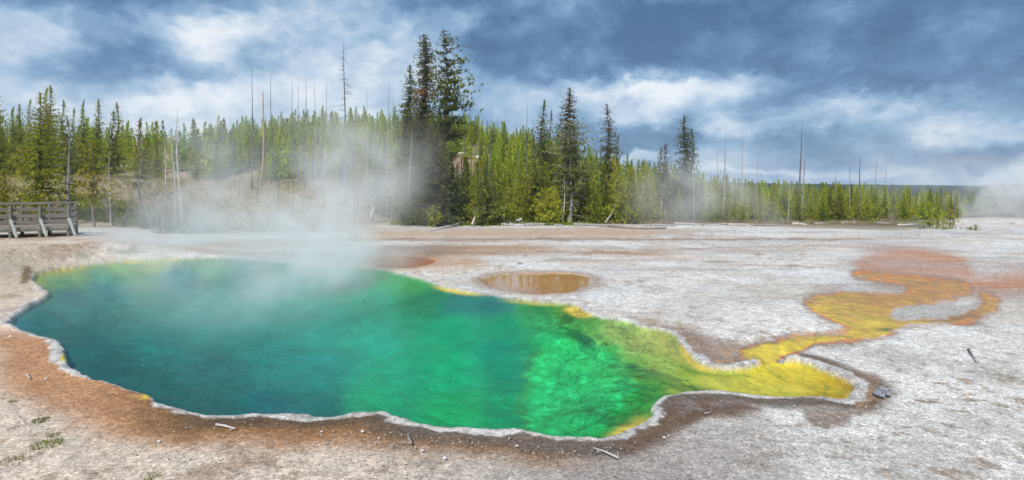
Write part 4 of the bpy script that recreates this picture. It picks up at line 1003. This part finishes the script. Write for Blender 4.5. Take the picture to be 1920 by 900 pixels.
# ------------------------------------------------------------------ standing dead trees
def dead(px, Y, topy, r, lab, seed, group=None, **kw):
    loc = on(px, Y); h = height_for(px, topy, Y, loc.z)
    ms = snag(h, r, seed=seed, **kw)
    return put_tree('dead_tree', ms, loc, 0, 1.0, lab, 'dead tree', group, sub=('trunk', 'branches'))
D = [ # column, distance, top row, radius, lean, branches, branch length, label
 (472, 52, 122, .085, -.002, 14, .45, 'black dead trunk farthest left of the bare poles above the steam', 'dark'),
 (492, 60, 176, .11, .004, 0, 0, 'broken orange-barked dead trunk without branches', 'orange'),
 (509, 56, 138, .085, .006, 16, .4, 'dark dead pole just right of the broken orange trunk', 'dark'),
 (549, 58, 152, .08, -.002, 12, .4, 'thin dead pole, left of a close pair above the hill', 'dark'),
 (560, 62, 146, .07, .004, 12, .4, 'thin dead pole, right of a close pair above the hill', 'dark'),
 (573, 55, 143, .085, -.006, 16, .5, 'dark dead pole midway between the orange trunk and the branchy snag', 'dark'),
 (592, 57, 150, .075, -.02, 14, .4, 'thin dead pole leaning slightly left in the middle of the row', 'grey'),
 (606, 57, 142, .075, .03, 14, .4, 'grey dead pole leaning right before the branchy snag', 'grey'),
 (647, 50, 78, .12, .0, 70, 1.05, 'tallest bare snag with drooping branches, left of the great conifers', 'dark'),
 (688, 60, 165, .06, .01, 10, .4, 'faint thin dead pole right of the branchy snag', 'grey'),
 (726, 54, 140, .085, .02, 22, .6, 'dead pole with short branches just left of the great conifers', 'grey'),
 (735, 58, 160, .06, .0, 8, .4, 'faint pole beside the short-branched one near the great conifers', 'grey'),
 (866, 56, 180, .075, .02, 12, .4, 'leaning dead pole right of the tallest conifer', 'dark'),
 (881, 60, 192, .06, .01, 8, .3, 'thin dead pole over the hill, second right of the tallest conifer', 'dark'),
 (898, 62, 200, .055, .0, 6, .3, 'faint short dead pole over the hill right of the conifers', 'dark'),
 (918, 58, 193, .07, .03, 10, .3, 'tilted dead pole standing over the bright hill slope', 'dark'),
 (988, 55, 193, .085, .01, 14, .3, 'upright dead pole next to the dark pointed spruce', 'dark'),
 (995, 56, 218, .075, .03, 8, .3, 'shorter dead pole leaning right beside the upright one', 'dark'),
 (965, 58, 222, .06, .06, 10, .3, 'short dead pole sloping over the hill edge', 'dark'),
 (1073, 52, 118, .05, .0, 4, .2, 'very thin bare mast rising behind the rusty-topped spruce', 'grey'),
 (1344, 50, 262, .06, .01, 8, .3, 'short thin dead pole left of the tilted grey pole', 'grey'),
 (1356, 49, 238, .10, .035, 12, .3, 'tilted grey dead pole leaning right over the misty belt', 'grey'),
 (1391, 49, 252, .08, .03, 10, .3, 'slim grey dead pole right of the tilted one', 'grey'),
 (1420, 52, 290, .05, .0, 6, .3, 'short faint pole between the tilted poles and the twin tall poles', 'grey'),
 (1498, 47, 226, .10, .03, 12, .25, 'taller left pole of the twin dead poles over the right belt', 'dark'),
 (1503, 48, 228, .07, .03, 8, .25, 'thinner right pole of the twin dead poles over the right belt', 'grey'),
 (1566, 50, 300, .05, .0, 6, .25, 'short thin dead pole first right of the twin poles', 'grey'),
 (1592, 50, 288, .06, .01, 6, .25, 'slim dead pole second right of the twin poles', 'grey'),
 (1612, 46, 290, .09, .02, 10, .25, 'stouter dead pole standing before the dark ridge', 'dark'),
 (1640, 50, 280, .06, .04, 8, .25, 'slanting dead pole right of the stouter one before the ridge', 'grey'),
 (1658, 51, 292, .05, .03, 6, .25, 'faint slanting pole, last of the row before the ridge', 'grey'),
 (1788, 41, 342, .055, .03, 10, .3, 'dark slim dead trunk rising from the golden pine clump', 'dark'),
 (308, 34, 250, .055, -.01, 30, .5, 'pale dead trunk leftmost in the bleached group by the meadow', 'pale'),
 (325, 35, 242, .065, -.005, 34, .55, 'pale dead trunk in the middle of the bleached group by the meadow', 'pale'),
 (343, 34, 202, .085, -.03, 46, .6, 'tallest bleached dead tree leaning left beside the meadow', 'pale'),
 (208, 33, 285, .05, -.02, 22, .5, 'thin grey dead tree right of the bright yellow-green pine', 'pale'),
 (770, 42, 250, .05, .0, 26, .5, 'slim grey dead trunk in front of the great conifers', 'pale'),
 (735, 44, 280, .05, .01, 24, .6, 'grey dead trunk in the mist left of the small dense spruce', 'grey'),
 (1055, 43, 330, .06, .02, 16, .6, 'grey dead stem touching the full olive pine', 'pale'),
 (900, 47, 260, .06, .12, 20, .7, 'pale dead trunk leaning hard right above the olive pine', 'grey'),
]
for i, (px, Y, ty, r_, ln, nb_, bl, lab, mt) in enumerate(D):
    dead(px, Y, ty, r_ * (1.0), lab, 300 + i, lean=ln, nbr=int(nb_ * 1.3), brl=bl, mat_=mt, broken=(mt == 'orange'), up=-.35 if px == 647 else -.15, start=.25, twigs=(mt == 'pale' or px == 647), wander=.014 if mt == 'pale' else .006)
# more bare poles in the mist, copied
pole = snag(7.5, .055, nbr=18, brl=.45, seed=777, mat_='dark', start=.2)
pole2 = snag(6.5, .055, nbr=22, brl=.5, seed=778, mat_='pale', start=.1)
rp = random.Random(12)
for (lo, hi, n, rl, rh, hl, hh_, lab, grp) in [
    (400, 760, 16, 42, 56, 4.5, 8.5, 'bare grey pole fading into the steam above the meadow bank', 'bare poles in the steam'),
    (1200, 1480, 18, 43, 47, 2.5, 5.0, 'pale bare stem standing in the mist before the pine belt', 'bare stems in the right mist'),
    (1480, 1720, 12, 44, 49, 2.0, 4.0, 'thin bare stem in the low belt under the ridge', 'bare stems below the ridge')]:
    for i in range(n):
        px = lo + (hi - lo) * (i + rp.random()) / n; Y = rp.uniform(rl, rh); loc = on(px, Y); h = rp.uniform(hl, hh_)
        ms, ph = ((pole, 7.5) if rp.random() < .75 or lo < 800 else (pole2, 6.5))
        lb = describe(loc.x, loc.y, h * .8, False, 'bare grey pole')
        USED.setdefault(lb, []).append(put_tree('dead_tree', ms, loc, rp.uniform(0, 6.28), (h / ph, h / ph, h / ph), lb, 'dead tree', grp, sub=('trunk', 'branches'), tilt=rp.gauss(0, .05)))
settle()
# bleached brush on the left bank
def brush(seed, n=18, h=2.2, sp=.9):
    rg = random.Random(seed); T = Tubes()
    for i in range(n):
        a = rg.random() * 6.28; p = Vector((math.cos(a), math.sin(a), 0)) * sp * .35 * rg.random(); hh = h * rg.uniform(.45, 1)
        d = Vector((math.cos(a) * .35, math.sin(a) * .35, 1)).normalized()
        q = [p + Vector((0, 0, -.1)), p + d * hh * .5 + Vector((rg.gauss(0, .06), rg.gauss(0, .06), 0)), p + d * hh + Vector((rg.gauss(0, .15), rg.gauss(0, .15), 0))]
        T.tube(q, [.026, .018, .007], 3)
        for _ in range(7):
            f = rg.uniform(.25, .95); o = q[1].lerp(q[2], f) if f > .5 else q[0].lerp(q[1], f * 2)
            T.tube([o, o + Vector((rg.gauss(0, .3), rg.gauss(0, .3), rg.uniform(-.05, .35))) * hh * .35], [.014, .005], 3)
    return T.mesh('shrub', M['grey'])
bl = ['tangled bleached bush at the left start of the dead brush', 'tangled bleached bush below the ochre conifer', 'tall bleached bush under the three pale dead trunks', 'bleached bush at the foot of the tallest leaning dead tree',
      'wide bleached bush at the edge of the steam', 'low bleached bush on the white bank edge', 'thin bleached bush right of the yellow-green pine', 'half hidden bleached bush inside the steam']
for i, (px, Y, h) in enumerate([(272, 33, 3.0), (290, 35.5, 2.4), (318, 32.5, 3.4), (345, 32.5, 2.8), (362, 34, 3.0), (298, 31.5, 1.6), (222, 33.5, 2.2), (392, 35, 2.2)]):
    tag(link('dead_shrub', brush(400 + i, 17, h, 1.0), None, on(px, Y)), bl[i], 'dead bush')

# ------------------------------------------------------------------ fallen logs
def log_mesh(pts, r0, r1, mat_='pale', stubs=6, seed=0, k=7, sl=.5):
    rg = random.Random(seed); T = Tubes()
    pts = [Vector(p) for p in pts]; n = len(pts)
    T.tube(pts, [r0 + (r1 - r0) * i / (n - 1) for i in range(n)], k)
    B = Tubes()
    for i in range(stubs):
        f = rg.random() * (n - 1); a = int(min(f, n - 2)); p = pts[a].lerp(pts[a + 1], f - a)
        B.tube([p, p + Vector((rg.gauss(0, .4), rg.gauss(0, .4), rg.uniform(.1, 1))).normalized() * sl * rg.uniform(.4, 1)], [r0 * .3, .006], 4)
    return T.mesh('log', M[mat_]), (B.mesh('branch_stubs', M[mat_]) if stubs else None)
def place_log(pxs, r0, r1, lab, mat_='pale', stubs=6, seed=0, name='fallen_log', cat='log', lift=None, sl=.5, k=7):
    P_ = []
    for i, q in enumerate(pxs):
        p = hit(q[0], q[1]) if len(q) == 2 else on(q[0], q[1]) + Vector((0, 0, q[2]))
        p.z += (r0 + (r1 - r0) * i / max(1, len(pxs) - 1)) * .75
        P_.append(p)
    o0 = Vector(P_[0]); a, b_ = log_mesh([p - o0 for p in P_], r0, r1, mat_, stubs, seed, k, sl)
    o = link(name, a, None, o0); tag(o, lab, cat)
    if b_ is not None: link('branch_stubs', b_, o)
    return o
place_log([(805, 434), (840, 427), (872, 419), (888, 414)], .05, .17, 'bleached fallen trunk with upturned forked root end at the forest edge', stubs=8, seed=1)
place_log([(885, 40.8, .1), (890, 41.2, .55), (894, 41.6, 1.15)], .10, .03, 'upright forked root rising from the bleached fallen trunk', stubs=5, seed=2, name='root_snag', cat='root')
place_log([(775, 413), (800, 420), (838, 424)], .12, .05, 'low bleached fallen trunk left of the bright sapling', stubs=5, seed=3)
place_log([(676, 384), (705, 393), (742, 403)], .12, .05, 'pale fallen trunk sloping down through the mist', stubs=6, seed=4, mat_='pale')
place_log([(932, 421), (970, 420), (1010, 422)], .13, .08, 'grey log lying along the forest edge right of the olive pine', stubs=8, seed=5, mat_='pale', sl=.3)
place_log([(985, 424), (1030, 422), (1055, 424)], .12, .08, 'grey log lying against the leaning grey trunk', stubs=6, seed=6, mat_='grey', sl=.3)
place_log([(1075, 423), (1120, 424), (1160, 426)], .13, .07, 'grey log lying right of the leaning grey trunk', stubs=7, seed=7, mat_='grey', sl=.3)
place_log([(1140, 426), (1190, 429), (1250, 429)], .10, .06, 'long low log at the edge of the white flats', stubs=6, seed=8, mat_='grey', sl=.3)
place_log([(965, 417), (972, 41.8, .3), (978, 41.9, .45)], .12, .08, 'short pale stump beside the logs at the forest edge', stubs=3, seed=9, name='tree_stump', cat='stump', sl=.3)
place_log([(696, 44, 0), (698, 44, .7), (702, 44, 1.15)], .16, .06, 'pale upturned root mass in the mist left of the conifers', stubs=14, seed=10, name='tree_stump', cat='stump', sl=.9)
place_log([(1135, 43.5, .1), (1150, 44, .9), (1158, 44.4, 1.9)], .07, .04, 'pale dead stem propped diagonally against the pine belt', stubs=4, seed=11, sl=.3)
place_log([(1320, 424), (1370, 420), (1430, 422)], .06, .04, 'pale log in the mist under the tilted pole', stubs=7, seed=12, sl=.35)
place_log([(1560, 417), (1620, 419), (1650, 417)], .05, .03, 'thin pale log lying under the far right belt', stubs=6, seed=13, sl=.3)
place_log([(235, 412), (265, 413), (292, 412)], .06, .04, 'grey log lying at the back of the white bank', stubs=5, seed=14, mat_='grey', sl=.3)
place_log([(140, 408), (165, 407), (190, 409)], .05, .03, 'short grey log lying behind the end of the railing', stubs=4, seed=15, mat_='grey', sl=.25)
place_log([(408, 434), (450, 436), (492, 442)], .06, .03, 'bleached branch lying in the steam on the far bank', stubs=5, seed=16, sl=.3)
DL = ['short pale log chunk lying at the forest edge', 'crooked pale log lying at the forest edge', 'thin broken log lying at the forest edge']
rl = random.Random(31)
for i in range(16):
    u_ = 925 + i * 52 + rl.uniform(-14, 14); v_ = 421 + rl.uniform(-2.5, 3.5); w_ = rl.uniform(14, 34)
    p_, nm_ = min(LM, key=lambda q: abs(q[0] - u_))
    place_log([(u_ - w_, v_ + rl.uniform(-1, 1)), (u_, v_ + rl.uniform(-1, 1)), (u_ + w_ * .8, v_ + rl.uniform(-1.5, 1.5))], rl.uniform(.07, .13), rl.uniform(.04, .08),
              ('pale' if i % 2 else 'weathered') + (' short' if w_ < 24 else ' long') + ' log on the forest edge ' + ('left of' if u_ < p_ else 'right of') + ' the ' + nm_, mat_='pale' if i % 2 else 'grey', stubs=5, seed=60 + i, sl=.35)
# sticks near the camera
place_log([(405, 798), (422, 801), (441, 806)], .016, .010, 'white bleached stick on the brown stain below the rim', stubs=0, seed=20, name='stick', cat='stick', k=6)
place_log([(764, 819), (768, 827), (771, 836)], .014, .017, 'short grey wood chip standing in the orange grit below the rim', stubs=0, seed=21, name='stick', cat='stick', mat_='grey', k=5)
place_log([(1112, 842), (1135, 850), (1160, 862)], .008, .011, 'thin pale twig lying below the tip of the yellow ledge', stubs=1, seed=22, name='stick', cat='stick', sl=.1, k=5)
place_log([(1816, 658), (1824, 670), (1832, 681)], .022, .020, 'stubby grey stick on the white flats at right', stubs=1, seed=23, name='stick', cat='stick', mat_='grey', sl=.06, k=6)
place_log([(1650, 789), (1660, 794), (1670, 800)], .006, .004, 'faint twig on the white flats below the dark stones', stubs=0, seed=24, name='stick', cat='stick', mat_='grey', k=4)
place_log([(49, 703), (53, 706), (56, 711)], .012, .008, 'tiny white stick on the orange ground at left', stubs=0, seed=25, name='stick', cat='stick', k=5)
place_log([(1320, 778), (1328, 776), (1337, 771)], .007, .005, 'small white twig on the dark brown patch', stubs=0, seed=26, name='stick', cat='stick', k=4)
place_log([(735, 840), (740, 837), (744, 834)], .010, .006, 'tiny grey chip left of the standing wood chip', stubs=0, seed=27, name='stick', cat='stick', mat_='grey', k=4)

# ------------------------------------------------------------------ stones
def rock(r, seed, mat_, flat=.6):
    import bmesh
    bm = bmesh.new(); bmesh.ops.create_icosphere(bm, subdivisions=2, radius=r)
    for v in bm.verts:
        n = mnoise.noise(v.co / r * 1.1 + Vector((seed, 0, 0))) * .45 + mnoise.noise(v.co / r * 3 + Vector((0, seed, 0))) * .15
        v.co *= 1 + n; v.co.z *= flat
    me = bpy.data.meshes.new('stone'); bm.to_mesh(me); bm.free(); me.materials.append(M[mat_]); return me
def stone(px, py, r, lab, mat_='white', seed=0, group=None):
    p = hit(px, py); p.z += r * .2
    tag(link('stone', rock(r, seed + px * .1, mat_), None, p), lab, 'stone', group)
for i, (px, py, r, lab) in enumerate([(1645, 738, .06, 'dark grey stone, left of the stone pile by the yellow basin'), (1655, 733, .075, 'largest bluish stone of the pile by the yellow basin'), (1664, 741, .05, 'dark stone at the right of the pile by the yellow basin'), (1652, 745, .045, 'smallest stone at the front of the pile by the yellow basin')]):
    stone(px, py, r, lab, 'stone', i)
for i, (px, py, r, lab) in enumerate([(680, 812, .022, 'larger white chip on the orange-brown stain left of the wood chip'), (603, 812, .014, 'small white chip at the left on the orange-brown stain'), (792, 847, .018, 'white chip right of the standing wood chip'), (834, 860, .02, 'white chip below the rim in the grey grit'),
        (1800, 676, .03, 'round white stone left of the stubby grey stick'), (970, 838, .014, 'tiny white chip under the middle of the near rim'), (710, 822, .012, 'tiny white chip between the larger chip and wood chip'), (86, 711, .018, 'small pale pebble on the orange ground at left'), (298, 830, .02, 'white pebble in the beige grit at left'), (1245, 822, .016, 'white pebble on the brown patch near its lower edge'), (20, 632, .03, 'small brown pebble near the left tip of the pool'), (1505, 853, .02, 'bright pebble in the grit below the right basin'), (760, 870, .014, 'tiny white chip near the bottom edge in the grit')]):
    stone(px, py, r, lab, 'white', 10 + i)
def grit_field():
    """loose chips of sinter strewn over the near ground"""
    rg = np.random.default_rng(99); Vs = []; Ts = []; n = 0
    octa = np.array([[1, 0, 0], [-1, 0, 0], [0, 1, 0], [0, -1, 0], [0, 0, 1], [0, 0, -1]], float)
    ot = np.array([[0, 2, 4], [2, 1, 4], [1, 3, 4], [3, 0, 4], [2, 0, 5], [1, 2, 5], [3, 1, 5], [0, 3, 5]])
    pu = rg.uniform(-60, 1980, 12000); pv = 620 + 300 * rg.random(12000) ** .8
    X, Y = (pu - CX) / FPX * (3144 / (pv - 350)), 3144 / (pv - 350)
    ok = (sdf(X, Y, POOL) > 0.32) & (fbm(X, Y, 1.1, 3, 77) > rg.uniform(-.5, .25, len(X)))
    X, Y = X[ok], Y[ok]; Z = base_height(X, Y)
    for x, y, z in zip(X, Y, Z):
        s = 0.003 + 0.012 * rg.random() ** 4
        Vs.append(octa * s * rg.uniform(.6, 1.3, (1, 3)) * (1 + .3 * rg.normal(size=(6, 1)) * .5) + [x, y, z + s * .3]); Ts.append(ot + n); n += 6
    me = np_mesh('gravel', np.concatenate(Vs), None, np.concatenate(Ts), False); me.materials.append(M['grit'])
    o = link('gravel', me); o['kind'] = 'stuff'; tag(o, 'loose pale grit strewn over the near ground round the pool', 'gravel')
grit_field()

# ------------------------------------------------------------------ snow patches
for i, (px, py, a, b_, lab) in enumerate([(683, 298, 1.6, .7, 'large snow patch on the hillside in the mist left of the conifers'), (641, 288, .8, .5, 'small snow patch highest in the mist left of the conifers'), (733, 305, .7, .5, 'small snow patch close to the left of the conifers'), (851, 268, .7, .6, 'snow patch nearest to the right of the tallest conifer'),
        (866, 270, .6, .5, 'snow patch at the head of the bare earth slope'), (868, 289, 1.0, .5, 'wide snow patch in the middle of the bare earth slope'), (896, 296, .5, .5, 'small snow patch at the right of the bare earth slope'), (856, 327, .6, .3, 'low snow patch at the foot of the bare earth slope'), (228, 314, 1.6, .4, 'bluish snow patch under the pines on the left slope')]):
    p = hit(px, py); me = rock(1.0, i * 3.1, 'snow', .5)
    o = link('snow_patch', me, None, p); o.scale = (a * .9, a, b_ * 1.5); tag(o, lab, 'snow')

# ------------------------------------------------------------------ grass and little plants
def tuft_mesh(n, r, h, seed, pal):
    rg = np.random.default_rng(seed); a = rg.random(n) * 6.28; q = r * np.sqrt(rg.random(n))
    b0 = np.stack([np.cos(a) * q, np.sin(a) * q, np.full(n, -.01)], 1); hd = h * rg.uniform(.5, 1, n)
    tip = b0 + np.stack([rg.normal(0, .35, n) * hd, rg.normal(0, .35, n) * hd, hd], 1)
    sa = rg.random(n) * 6.28; sw = np.stack([np.cos(sa), np.sin(sa), sa * 0], 1) * (h * .11)
    V3 = np.stack([b0 - sw, b0 + sw, tip], 1).reshape(-1, 3)
    me = np_mesh('blades', V3, None, np.arange(n * 3).reshape(-1, 3), False)
    q2 = rg.random((n, 1)); c = np.repeat(pal[0] * (1 - q2) + pal[1] * q2, 3, 0)
    add_attr(me, 'tint', c); me.materials.append(M['leaf']); return me
for i, (px, py, r, h, n, lab) in enumerate([
    (78, 790, .10, .05, 220, 'small green weed patch high on the left foreground'), (88, 834, .16, .06, 380, 'largest green weed patch on the left foreground'), (100, 818, .08, .04, 140, 'little green weed just above the largest weed patch'),
    (24, 752, .05, .04, 90, 'dark green sprig near the left edge below the orange band'), (6, 748, .03, .03, 50, 'tiny sprig at the left edge below the orange band'), (286, 896, .09, .05, 220, 'green sprig at the bottom edge of the photo'), (18, 872, .20, .05, 320, 'yellowish grass patch in the bottom left corner'),
    (1873, 761, .10, .05, 200, 'small green and brown plant alone on the right flats'), (70, 818, .07, .03, 90, 'brownish weed left of the largest weed patch'), (40, 858, .08, .04, 110, 'small weed by the bottom left grass patch')]):
    pal = (G_DARK * .7, G_MID * .8) if i not in (6, 8) else (Y_DARK, Y_MID * .7)
    tag(link('grass_tuft', tuft_mesh(int(n * .6), r, h * .8, 500 + i, pal), None, hit(px, py)), lab, 'weed')
def meadow_grass():
    rg = np.random.default_rng(3); pts = []
    for (ulo, uhi, rlo, rhi, n, pl) in [(-150, 640, 36, 62, 9000, 0), (130, 340, 34.5, 41, 3500, 1), (735, 1110, 42.0, 45, 1500, 1), (1100, 1700, 43.5, 47, 2600, 0)]:
        uu = rg.uniform(ulo, uhi, n); Y = rg.uniform(rlo, rhi, n); x = (uu - CX) / FPX * Y
        z = base_height(x, Y); pts.append((x, Y, z, np.full(n, pl)))
    x, y, z, pl = [np.concatenate([p[i] for p in pts]) for i in range(4)]
    n = len(x); bl_ = 4
    b0 = np.repeat(np.stack([x, y, z], 1), bl_, 0) + rg.normal(0, .12, (n * bl_, 3)) * [1, 1, 0]
    hd = rg.uniform(.10, .30, n * bl_)
    tip = b0 + np.stack([rg.normal(0, .12, n * bl_), rg.normal(0, .12, n * bl_), hd], 1)
    sa = rg.random(n * bl_) * 6.28; sw = np.stack([np.cos(sa), np.sin(sa), sa * 0], 1) * .03
    V3 = np.stack([b0 - sw, b0 + sw, tip], 1).reshape(-1, 3)
    me = np_mesh('grass', V3, None, np.arange(len(V3)).reshape(-1, 3), False)
    pr = np.repeat(pl, bl_)[:, None]; q2 = rg.random((n * bl_, 1))
    c = np.where(pr > .5, (G_DARK + .02) * (1 - q2) + G_MID * .8 * q2, np.array([.24, .20, .10]) * (1 - q2) + np.array([.40, .34, .20]) * q2)
    add_attr(me, 'tint', np.repeat(c, 3, 0)); me.materials.append(M['leaf'])
    o = link('grass', me); o['kind'] = 'stuff'; tag(o, 'dry and green meadow grass on the banks behind the springs', 'grass')
meadow_grass()

# ------------------------------------------------------------------ boardwalk with railings
def box_mesh(name, dims, mat_, bev=.008):
    import bmesh
    bm = bmesh.new(); bmesh.ops.create_cube(bm, size=1.0)
    for v in bm.verts: v.co = Vector((v.co.x * dims[0], v.co.y * dims[1], v.co.z * dims[2]))
    bmesh.ops.bevel(bm, geom=list(bm.edges), offset=bev, segments=1, affect='EDGES')
    me = bpy.data.meshes.new(name); bm.to_mesh(me); bm.free(); me.materials.append(M[mat_]); return me
def beam(name, a, b_, w_, h_, mat_, parent):
    a = Vector(a); b_ = Vector(b_); d = b_ - a
    me = box_mesh(name, (d.length, w_, h_), mat_)
    o = link(name, me, parent); o.location = (a + b_) / 2
    o.rotation_euler = d.to_track_quat('X', 'Z').to_euler() if abs(d.normalized().z) < .99 else (0, R(90), 0)
    return o
def boardwalk():
    A = Vector(((20 - CX) / FPX * 24.0, 24.0, 0)); Bp = Vector(((129 - CX) / FPX * 25.0, 25.0, 0))
    d = (Bp - A).normalized(); nrm = Vector((-d.y, d.x, 0))
    root = bpy.data.objects.new('boardwalk', None); C.objects.link(root); root.location = (Bp.x, Bp.y, 0.75)
    tag(root, 'weathered wooden boardwalk with grey railings on the left bank', 'boardwalk')
    sp = (Bp - A).length / 2
    zt, zd = 2.22, 1.24
    def L(s, off, z): p = Bp + d * s + nrm * off; return Vector((p.x - Bp.x, p.y - Bp.y, z - 0.75))
    far = -14 * sp
    for off, ztop in ((0, zt), (2.0, zt)):
        s_end = 0.0
        s_far = far if off == 0 else -6 * sp
        beam('top_rail', L(s_far, off, ztop), L(s_end + .1, off, ztop + .04), .16, .07, 'rail', root)
        for zz in (.74, .44, .16):
            beam('rail', L(s_far, off + (.07 if off == 0 else -.07), zd + zz), L(s_end, off + (.07 if off == 0 else -.07), zd + zz), .045, .12, 'rail', root)
        k = 0; s = 0.0
        while s >= s_far - .01:
            gp = Bp + d * s + nrm * off; g = terr(gp.x, gp.y)
            beam('post', L(s, off, g - .15), L(s, off, ztop - .04), .11, .11, 'post', root)
            if off == 0:
                beam('brace', L(s + .02, off - .12, ztop - .62), L(s + .30, off - .50, g + .05), .09, .06, 'brace', root)
            s -= sp * 1.0; k += 1
    deck = Tubes()
    # planks laid across the walk
    import bmesh
    bm = bmesh.new(); s = 0.0; rg = random.Random(4)
    while s > far:
        r_ = bmesh.ops.create_cube(bm, size=1.0)['verts']
        for v in r_:
            loc = L(s - .07 + v.co.x * .135, 1.0 + v.co.y * 2.1, zd - .03 + v.co.z * .05 + rg.gauss(0, .0006))
            v.co = loc
        s -= .145
    me = bpy.data.meshes.new('deck'); bm.to_mesh(me); bm.free(); me.materials.append(M['deck']); link('deck', me, root)
    beam('stringer', L(far, -.06, zd - .17), L(0, -.06, zd - .12), .06, .13, 'post', root)
    beam('stringer', L(far, 2.06, zd - .17), L(0, 2.06, zd - .12), .06, .13, 'post', root)
    beam('joist', L(0.02, 0, zd - .17), L(0.02, 2.0, zd - .17), .06, .22, 'post', root)
boardwalk()

# ------------------------------------------------------------------ steam
def steam_mat(name, half, dens, scale, thr=.42, gain=3.0, seed=0.0, sheer=(0, 0), vexp=1.0, flat=1.0):
    m, t, out = new_mat(name)
    tcn = t.n('ShaderNodeTexCoord'); P = tcn.outputs['Object']
    nz = t.noise(t.vm('ADD', P, (seed, seed * 1.7, 0)), scale * .5, 1, .5, out='Color')
    Pw = t.vm('ADD', P, t.vm('MULTIPLY', t.vm('SUBTRACT', nz, (.5, .5, .5)), (half[0] * .9, half[1] * .7, half[2] * .8)))
    q = t.vm('MULTIPLY', Pw, (1 / half[0], 1 / half[1], 1 / half[2]))
    ln = t.vm('LENGTH', q, out=1)
    fall = t.mr(ln, 1.0, 0.15)
    raw = t.vm('MULTIPLY', P, (1 / half[0], 1 / half[1], 1 / half[2]))
    box = t.vm('ABSOLUTE', raw); sx = t.n('ShaderNodeSeparateXYZ'); t.l(box, sx.inputs[0])
    edge = t.mr(t.m('MAXIMUM', t.m('MAXIMUM', sx.outputs[0], sx.outputs[1]), sx.outputs[2]), 1.0, 0.75)
    n = t.noise(t.vm('MULTIPLY', t.vm('ADD', P, (seed * 3, 0, seed)), (1, 1, flat)), scale, 4, .55, dist=.6)
    d = t.m('MULTIPLY', t.m('SUBTRACT', n, thr), gain, clamp=True)
    d = t.m('MULTIPLY', t.m('MULTIPLY', t.m('MULTIPLY', d, fall), edge), dens)
    pv = t.n('ShaderNodeVolumePrincipled')
    pv.inputs['Color'].default_value = (0.985, 0.99, 1.0, 1); pv.inputs['Anisotropy'].default_value = 0.0
    t.l(d, pv.inputs['Density']); t.l(pv.outputs[0], out.inputs['Volume'])
    m.cycles.volume_sampling = 'MULTIPLE_IMPORTANCE'
    return m
def steam(px, Y, z, half, dens, scale, lab, **kw):
    me = box_mesh('steam', (half[0] * 2, half[1] * 2, half[2] * 2), 'snow', .01)
    me.materials.clear(); me.materials.append(steam_mat('steam_%d' % int(px), half, dens, scale, **kw))
    o = link('steam', me, None, ((px - CX) / FPX * Y, Y, z)); o['kind'] = 'stuff'; tag(o, lab, 'steam')
steam(520, 20.5, 2.0, (7.4, 4.2, 4.4), .50, .6, 'thick steam bank rising off the far edge of the green pool', seed=1.3, thr=.43, gain=4.5)
steam(615, 18.5, 1.2, (2.1, 2.0, 2.6), .95, .9, 'densest steam column at the far rim of the green pool', seed=4.1, thr=.40, gain=4)
steam(700, 23, 3.8, (4.2, 2.6, 3.0), .26, .6, 'thin steam drifting up in front of the great conifers', seed=7.7, thr=.38)
steam(470, 14, .62, (5.4, 5.0, 1.15), .33, .5, 'low steam veil lying over the middle of the green pool', seed=2.2, thr=.44, gain=4)
steam(250, 25, 1.2, (4.5, 3.0, 1.3), .07, .5, 'faint steam crossing the white bank by the railing', seed=9.2, thr=.38)
steam(1340, 42, 2.6, (9.5, 3.0, 4.2), .26, .32, 'pale mist standing before the right pine belt', seed=5.5, thr=.36)
steam(1700, 58, 4.2, (14, 4.0, 7.5), .09, .22, 'thin steam cloud rising over the far right belt', seed=6.1, thr=.40)
steam(1910, 50, 2.2, (9.5, 4.0, 4.6), .75, .42, 'billowing white steam at the far right edge of the flats', seed=3.4, thr=.42, gain=4.5)

# ------------------------------------------------------------------ haze
def haze():
    me = box_mesh('haze', (3200, 3200, 50), 'snow', .5)
    m, t, out = new_mat('thin_air')
    pv = t.n('ShaderNodeVolumePrincipled'); pv.inputs['Color'].default_value = (.72, .82, .95, 1); pv.inputs['Density'].default_value = .00035
    t.l(pv.outputs[0], out.inputs['Volume'])
    me.materials.clear(); me.materials.append(m)
    o = link('haze', me, None, (0, 0, 21.5)); o['kind'] = 'stuff'; tag(o, 'thin bluish air over the whole basin', 'haze')
USE_HAZE = True
if USE_HAZE: haze()
print('trees individually', n_ind, 'mass', len(cand))
